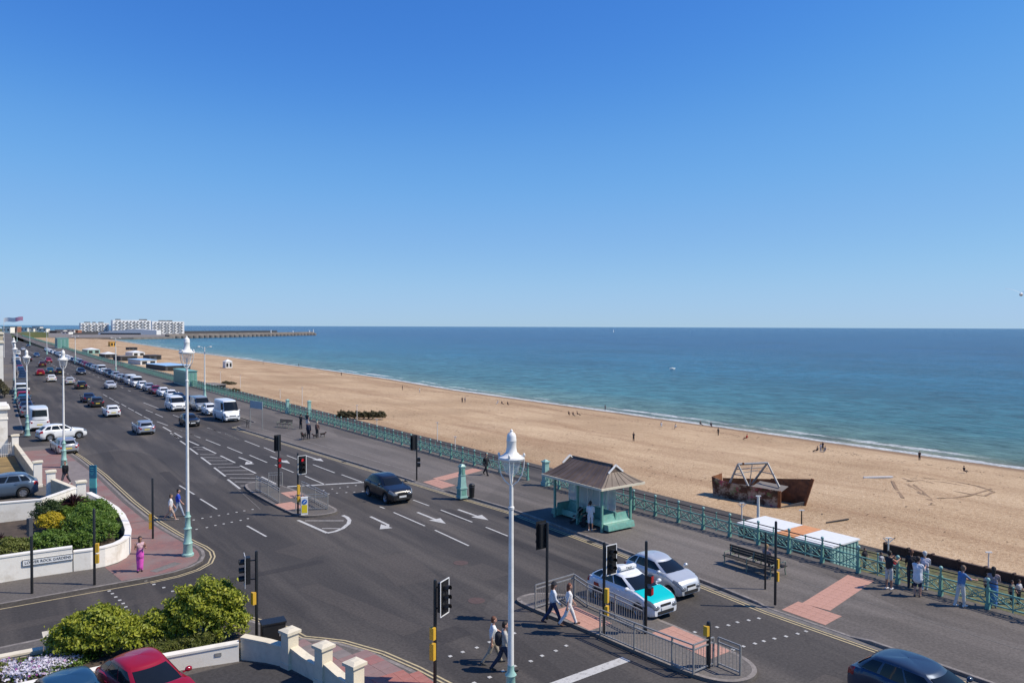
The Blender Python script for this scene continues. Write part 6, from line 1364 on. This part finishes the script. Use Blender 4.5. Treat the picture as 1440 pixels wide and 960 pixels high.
vent = MB().box((6.9, 27.03, .48), (.22, .02, .12), R(-14)); o = vent.build('wall_vent', M['steel']); tag(o, 'small grey vent plate on the white planter wall', 'vent')
struct(MB().prism([(-20, 42.0), (4.3, 41.75), (5.6, 42.2), (6.25, 43.3), (6.6, 46), (6.7, 50), (6.3, 53), (5.6, 55), (3.4, 52.6), (-20, 53.6)], .0, .45).build('corner_garden_bed', M['soil'])); struct(MB().prism([(-8, 28.7), (4.6, 27.9), (7.6, 27.2), (8.3, 27.4), (8.3, 29.3), (6.6, 30.9), (2.7, 31.0), (-8, 31.6)], .0, .42).build('planter_bed', M['soil']))
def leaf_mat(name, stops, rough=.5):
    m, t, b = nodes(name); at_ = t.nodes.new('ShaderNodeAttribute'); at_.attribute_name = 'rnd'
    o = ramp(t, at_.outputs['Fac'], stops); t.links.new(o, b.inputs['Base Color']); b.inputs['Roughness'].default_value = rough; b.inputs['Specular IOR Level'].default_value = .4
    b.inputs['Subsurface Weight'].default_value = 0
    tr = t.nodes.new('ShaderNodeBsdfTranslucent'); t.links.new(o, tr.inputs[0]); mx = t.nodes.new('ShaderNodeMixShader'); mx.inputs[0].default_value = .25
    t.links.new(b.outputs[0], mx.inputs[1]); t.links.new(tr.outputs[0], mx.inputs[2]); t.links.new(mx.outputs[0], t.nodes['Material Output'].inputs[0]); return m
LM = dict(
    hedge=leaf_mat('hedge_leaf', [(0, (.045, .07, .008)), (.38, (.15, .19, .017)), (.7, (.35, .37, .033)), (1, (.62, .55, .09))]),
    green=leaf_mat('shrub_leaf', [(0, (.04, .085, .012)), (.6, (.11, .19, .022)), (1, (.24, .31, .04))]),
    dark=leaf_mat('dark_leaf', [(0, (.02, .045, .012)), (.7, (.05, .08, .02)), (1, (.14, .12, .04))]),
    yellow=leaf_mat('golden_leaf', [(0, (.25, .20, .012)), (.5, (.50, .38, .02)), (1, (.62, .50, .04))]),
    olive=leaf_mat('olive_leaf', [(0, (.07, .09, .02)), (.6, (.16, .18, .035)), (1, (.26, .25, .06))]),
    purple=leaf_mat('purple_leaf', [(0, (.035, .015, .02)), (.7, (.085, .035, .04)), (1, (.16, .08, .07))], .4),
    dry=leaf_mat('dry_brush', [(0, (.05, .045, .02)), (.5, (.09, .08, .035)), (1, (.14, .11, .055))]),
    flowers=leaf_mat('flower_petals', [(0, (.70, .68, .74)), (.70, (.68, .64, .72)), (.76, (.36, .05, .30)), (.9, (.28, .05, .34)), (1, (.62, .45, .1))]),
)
def leaves(blobs, n, size, seed=0, asp=.5, shell=.45):
    g = np.random.default_rng(seed); V = []; Fc = []; rn = []
    vol = np.array([b[3] * b[4] * b[5] for b in blobs]) ** .8; cnt = (n * vol / vol.sum()).astype(int)
    for b, k in zip(blobs, cnt):
        d = g.normal(size=(k, 3)); d /= np.linalg.norm(d, axis=1)[:, None]; d[:, 2] = np.where(d[:, 2] < -.35, -d[:, 2], d[:, 2])
        lump = 1 + .16 * np.sin(d[:, 0] * 5 + seed) * np.sin(d[:, 1] * 6 + 1.3 * seed) + .12 * np.sin(d[:, 2] * 9 + d[:, 0] * 7)
        r = (shell + (1.0 - shell) * g.random(k) ** .5) * lump * (1 + .10 * g.normal(size=k) * (g.random(k) < .25))
        c = np.array(b[:3]) + d * r[:, None] * np.array(b[3:6])
        nrm = d * .7 + g.normal(size=(k, 3)) * .65 + np.array([0, 0, .25]); nrm /= np.linalg.norm(nrm, axis=1)[:, None]
        t = np.cross(nrm, g.normal(size=(k, 3))); t /= np.linalg.norm(t, axis=1)[:, None] + 1e-9; w = np.cross(nrm, t)
        L = size * (.6 + .8 * g.random(k))[:, None]; o = len(V)
        q = np.stack([c - t * L * .5, c + w * L * asp * .5 + nrm * L * .08, c + t * L * .5, c - w * L * asp * .5 + nrm * L * .08], 1).reshape(-1, 3)
        base = sum(len(x) for x in V); V.append(q); Fc.append(np.arange(k * 4).reshape(k, 4) + base)
        clump = .5 + .5 * np.sin(d[:, 0] * 7 + seed * 2) * np.sin(d[:, 1] * 8 + d[:, 2] * 5)
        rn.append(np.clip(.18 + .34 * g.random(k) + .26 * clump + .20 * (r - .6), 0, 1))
    return np.concatenate(V), np.concatenate(Fc), np.concatenate(rn)
def leaf_obj(name, data, mat, parent):
    v, f, r = data; me = bpy.data.meshes.new(name); me.from_pydata(v.tolist(), [], f.tolist()); me.materials.append(mat); a = me.attributes.new('rnd', 'FLOAT', 'FACE'); a.data.foreach_set('value', r.astype(float)); return link(name, me, parent)
def shrub(pos, blobs, n, size, mat, label, name='garden_shrub', seed=1, cat='shrub', twig=True, asp=.5, group=None):
    t = empty(name, pos); tag(t, label, cat, group); leaf_obj('foliage', leaves(blobs, n, size, seed, asp), LM[mat], t)
    if twig:
        m = MB()
        g = random.Random(seed)
        for b in blobs:
            for k in range(6):
                m.tube((b[0] * .5, b[1] * .5, 0), (b[0] + g.uniform(-.5, .5) * b[3], b[1] + g.uniform(-.5, .5) * b[4], b[2] + g.uniform(0, .5) * b[5]), .03, .012, 5)
        m.build('stems', M['wood'], t)
    return t
cR = Vector((math.cos(YAW), -math.sin(YAW)))
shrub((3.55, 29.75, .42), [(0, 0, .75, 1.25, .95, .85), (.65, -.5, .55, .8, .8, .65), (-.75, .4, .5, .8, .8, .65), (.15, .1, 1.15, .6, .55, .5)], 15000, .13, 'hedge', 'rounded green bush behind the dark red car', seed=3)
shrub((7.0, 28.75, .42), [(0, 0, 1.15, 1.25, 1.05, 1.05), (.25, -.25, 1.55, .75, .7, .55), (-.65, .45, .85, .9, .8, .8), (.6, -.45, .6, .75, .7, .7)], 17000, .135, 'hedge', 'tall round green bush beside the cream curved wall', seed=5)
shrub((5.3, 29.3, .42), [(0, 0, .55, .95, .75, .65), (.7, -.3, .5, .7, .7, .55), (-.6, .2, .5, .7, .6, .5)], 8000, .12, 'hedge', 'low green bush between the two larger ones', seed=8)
shrub((5.6, 28.2, .42), [(0, 0, .15, 1.3, .4, .35), (1.0, -.25, .2, .8, .35, .4)], 5000, .16, 'olive', 'yellow-green grassy tuft along the planter wall', seed=9, asp=.18, cat='plant')
shrub((1.7, 29.3, .42), [(0, 0, .12, 1.2, .6, .28), (-1.2, .5, .12, .8, .6, .26)], 2800, .085, 'flowers', 'white and purple flowers in the bed by the short pillar', 'flower_bed', 12, 'flowers', False, .9)
shrub((.35, 29.6, .42), [(0, 0, .2, .5, .5, .38)], 1800, .1, 'olive', 'yellow-green plant at the end of the flower bed', seed=13, cat='plant')
shrub((2.0, 29.6, .42), [(0, 0, .05, 1.9, .9, .2)], 3500, .09, 'green', 'green leaves under the white flowers', seed=14, cat='plant', twig=False)
# corner garden
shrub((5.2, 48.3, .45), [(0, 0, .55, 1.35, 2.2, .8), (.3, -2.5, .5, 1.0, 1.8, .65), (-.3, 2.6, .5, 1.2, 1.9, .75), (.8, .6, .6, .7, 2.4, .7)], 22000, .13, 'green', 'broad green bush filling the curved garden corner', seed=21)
shrub((3.2, 44.6, .45), [(0, 0, .4, 1.1, 1.1, .6), (1.4, -.3, .35, .9, .9, .55)], 8000, .12, 'green', 'green shrub behind the street name wall', seed=22)
shrub((1.4, 44.4, .45), [(0, 0, .4, 1.0, 1.0, .58)], 4500, .11, 'olive', 'yellow-green shrub behind the street name wall', seed=23)
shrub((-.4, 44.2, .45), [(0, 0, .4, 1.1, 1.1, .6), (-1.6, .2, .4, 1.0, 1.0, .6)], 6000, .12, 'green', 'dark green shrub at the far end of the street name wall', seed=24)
shrub((3.55, 48.6, .45), [(0, 0, .55, .75, .75, .55), (.35, -.5, .4, .5, .5, .4)], 5000, .10, 'yellow', 'bright golden yellow shrub in front of the white wall', seed=25)
shrub((3.6, 50.2, .45), [(0, 0, .7, .95, .9, .75)], 4500, .12, 'dark', 'dark variegated shrub behind the golden one', seed=26)
def spiky(pos, r, n, label, seed):
    t = empty('spiky_plant', pos); tag(t, label, 'plant'); g = np.random.default_rng(seed); V, Fc, rn = [], [], []
    for i in range(n):
        a = g.uniform(0, 2 * math.pi); el = g.uniform(-.1, 1.45); d = np.array([math.cos(a) * math.cos(el), math.sin(a) * math.cos(el), math.sin(el)]); w = np.cross(d, [0, 0, 1]); w /= np.linalg.norm(w) + 1e-6; L = r * g.uniform(.7, 1.1); o = np.array([0, 0, r * .55])
        b = len(V); V += [o - w * .03, o + w * .03, o + d * L * .55 + w * .04, o + d * L - np.array([0, 0, L * .18]), o + d * L * .55 - w * .04]; Fc.append([b, b + 1, b + 2, b + 3, b + 4]); rn.append(g.random())
    me = bpy.data.meshes.new('fronds'); me.from_pydata([tuple(v) for v in V], [], Fc); me.materials.append(LM['purple']); at_ = me.attributes.new('rnd', 'FLOAT', 'FACE'); at_.data.foreach_set('value', rn); link('fronds', me, t); MB().lathe([(.09, 0), (.06, r * .6)], 8).build('stem', M['wood'], t)
spiky((4.75, 50.3, .9), .95, 130, 'spiky purple plant in the middle of the corner garden', 1); spiky((1.1, 46.8, .45), .55, 60, 'small spiky purple plant behind the street name wall', 2)
shrub((4.3, 148, .12), [(0, 0, 1.0, .6, 3, 1.0), (-.3, 6, 1.2, .6, 3, 1.2)], 2500, .35, 'dry', 'brown-green hedge beside the left parked cars', seed=31)
# beach brush
q = PB(508, 589); shrub((q.x, q.y, q.z), [(-4.2 * .81 + i * 1.7 * .81, (4.2 - i * 1.7) * .586, .7, 1.3, 1.2, random.uniform(.8, 1.15)) for i in range(6)], 9000, .28, 'dry', 'dark clump of scrub on the shingle behind the railing', seed=33)
for i, (px, py) in enumerate(((330, 551), (318, 540), (326, 541))):
    q = PB(px, py); shrub((q.x, q.y, q.z), [(0, 0, .4, 1.6, 1.6, .7)], 700, .35, 'dry', ['small scrub bush alone on the shingle', 'scrub bush beside the beach cabin', 'larger scrub bush near the beach cabin'][i], seed=40 + i)
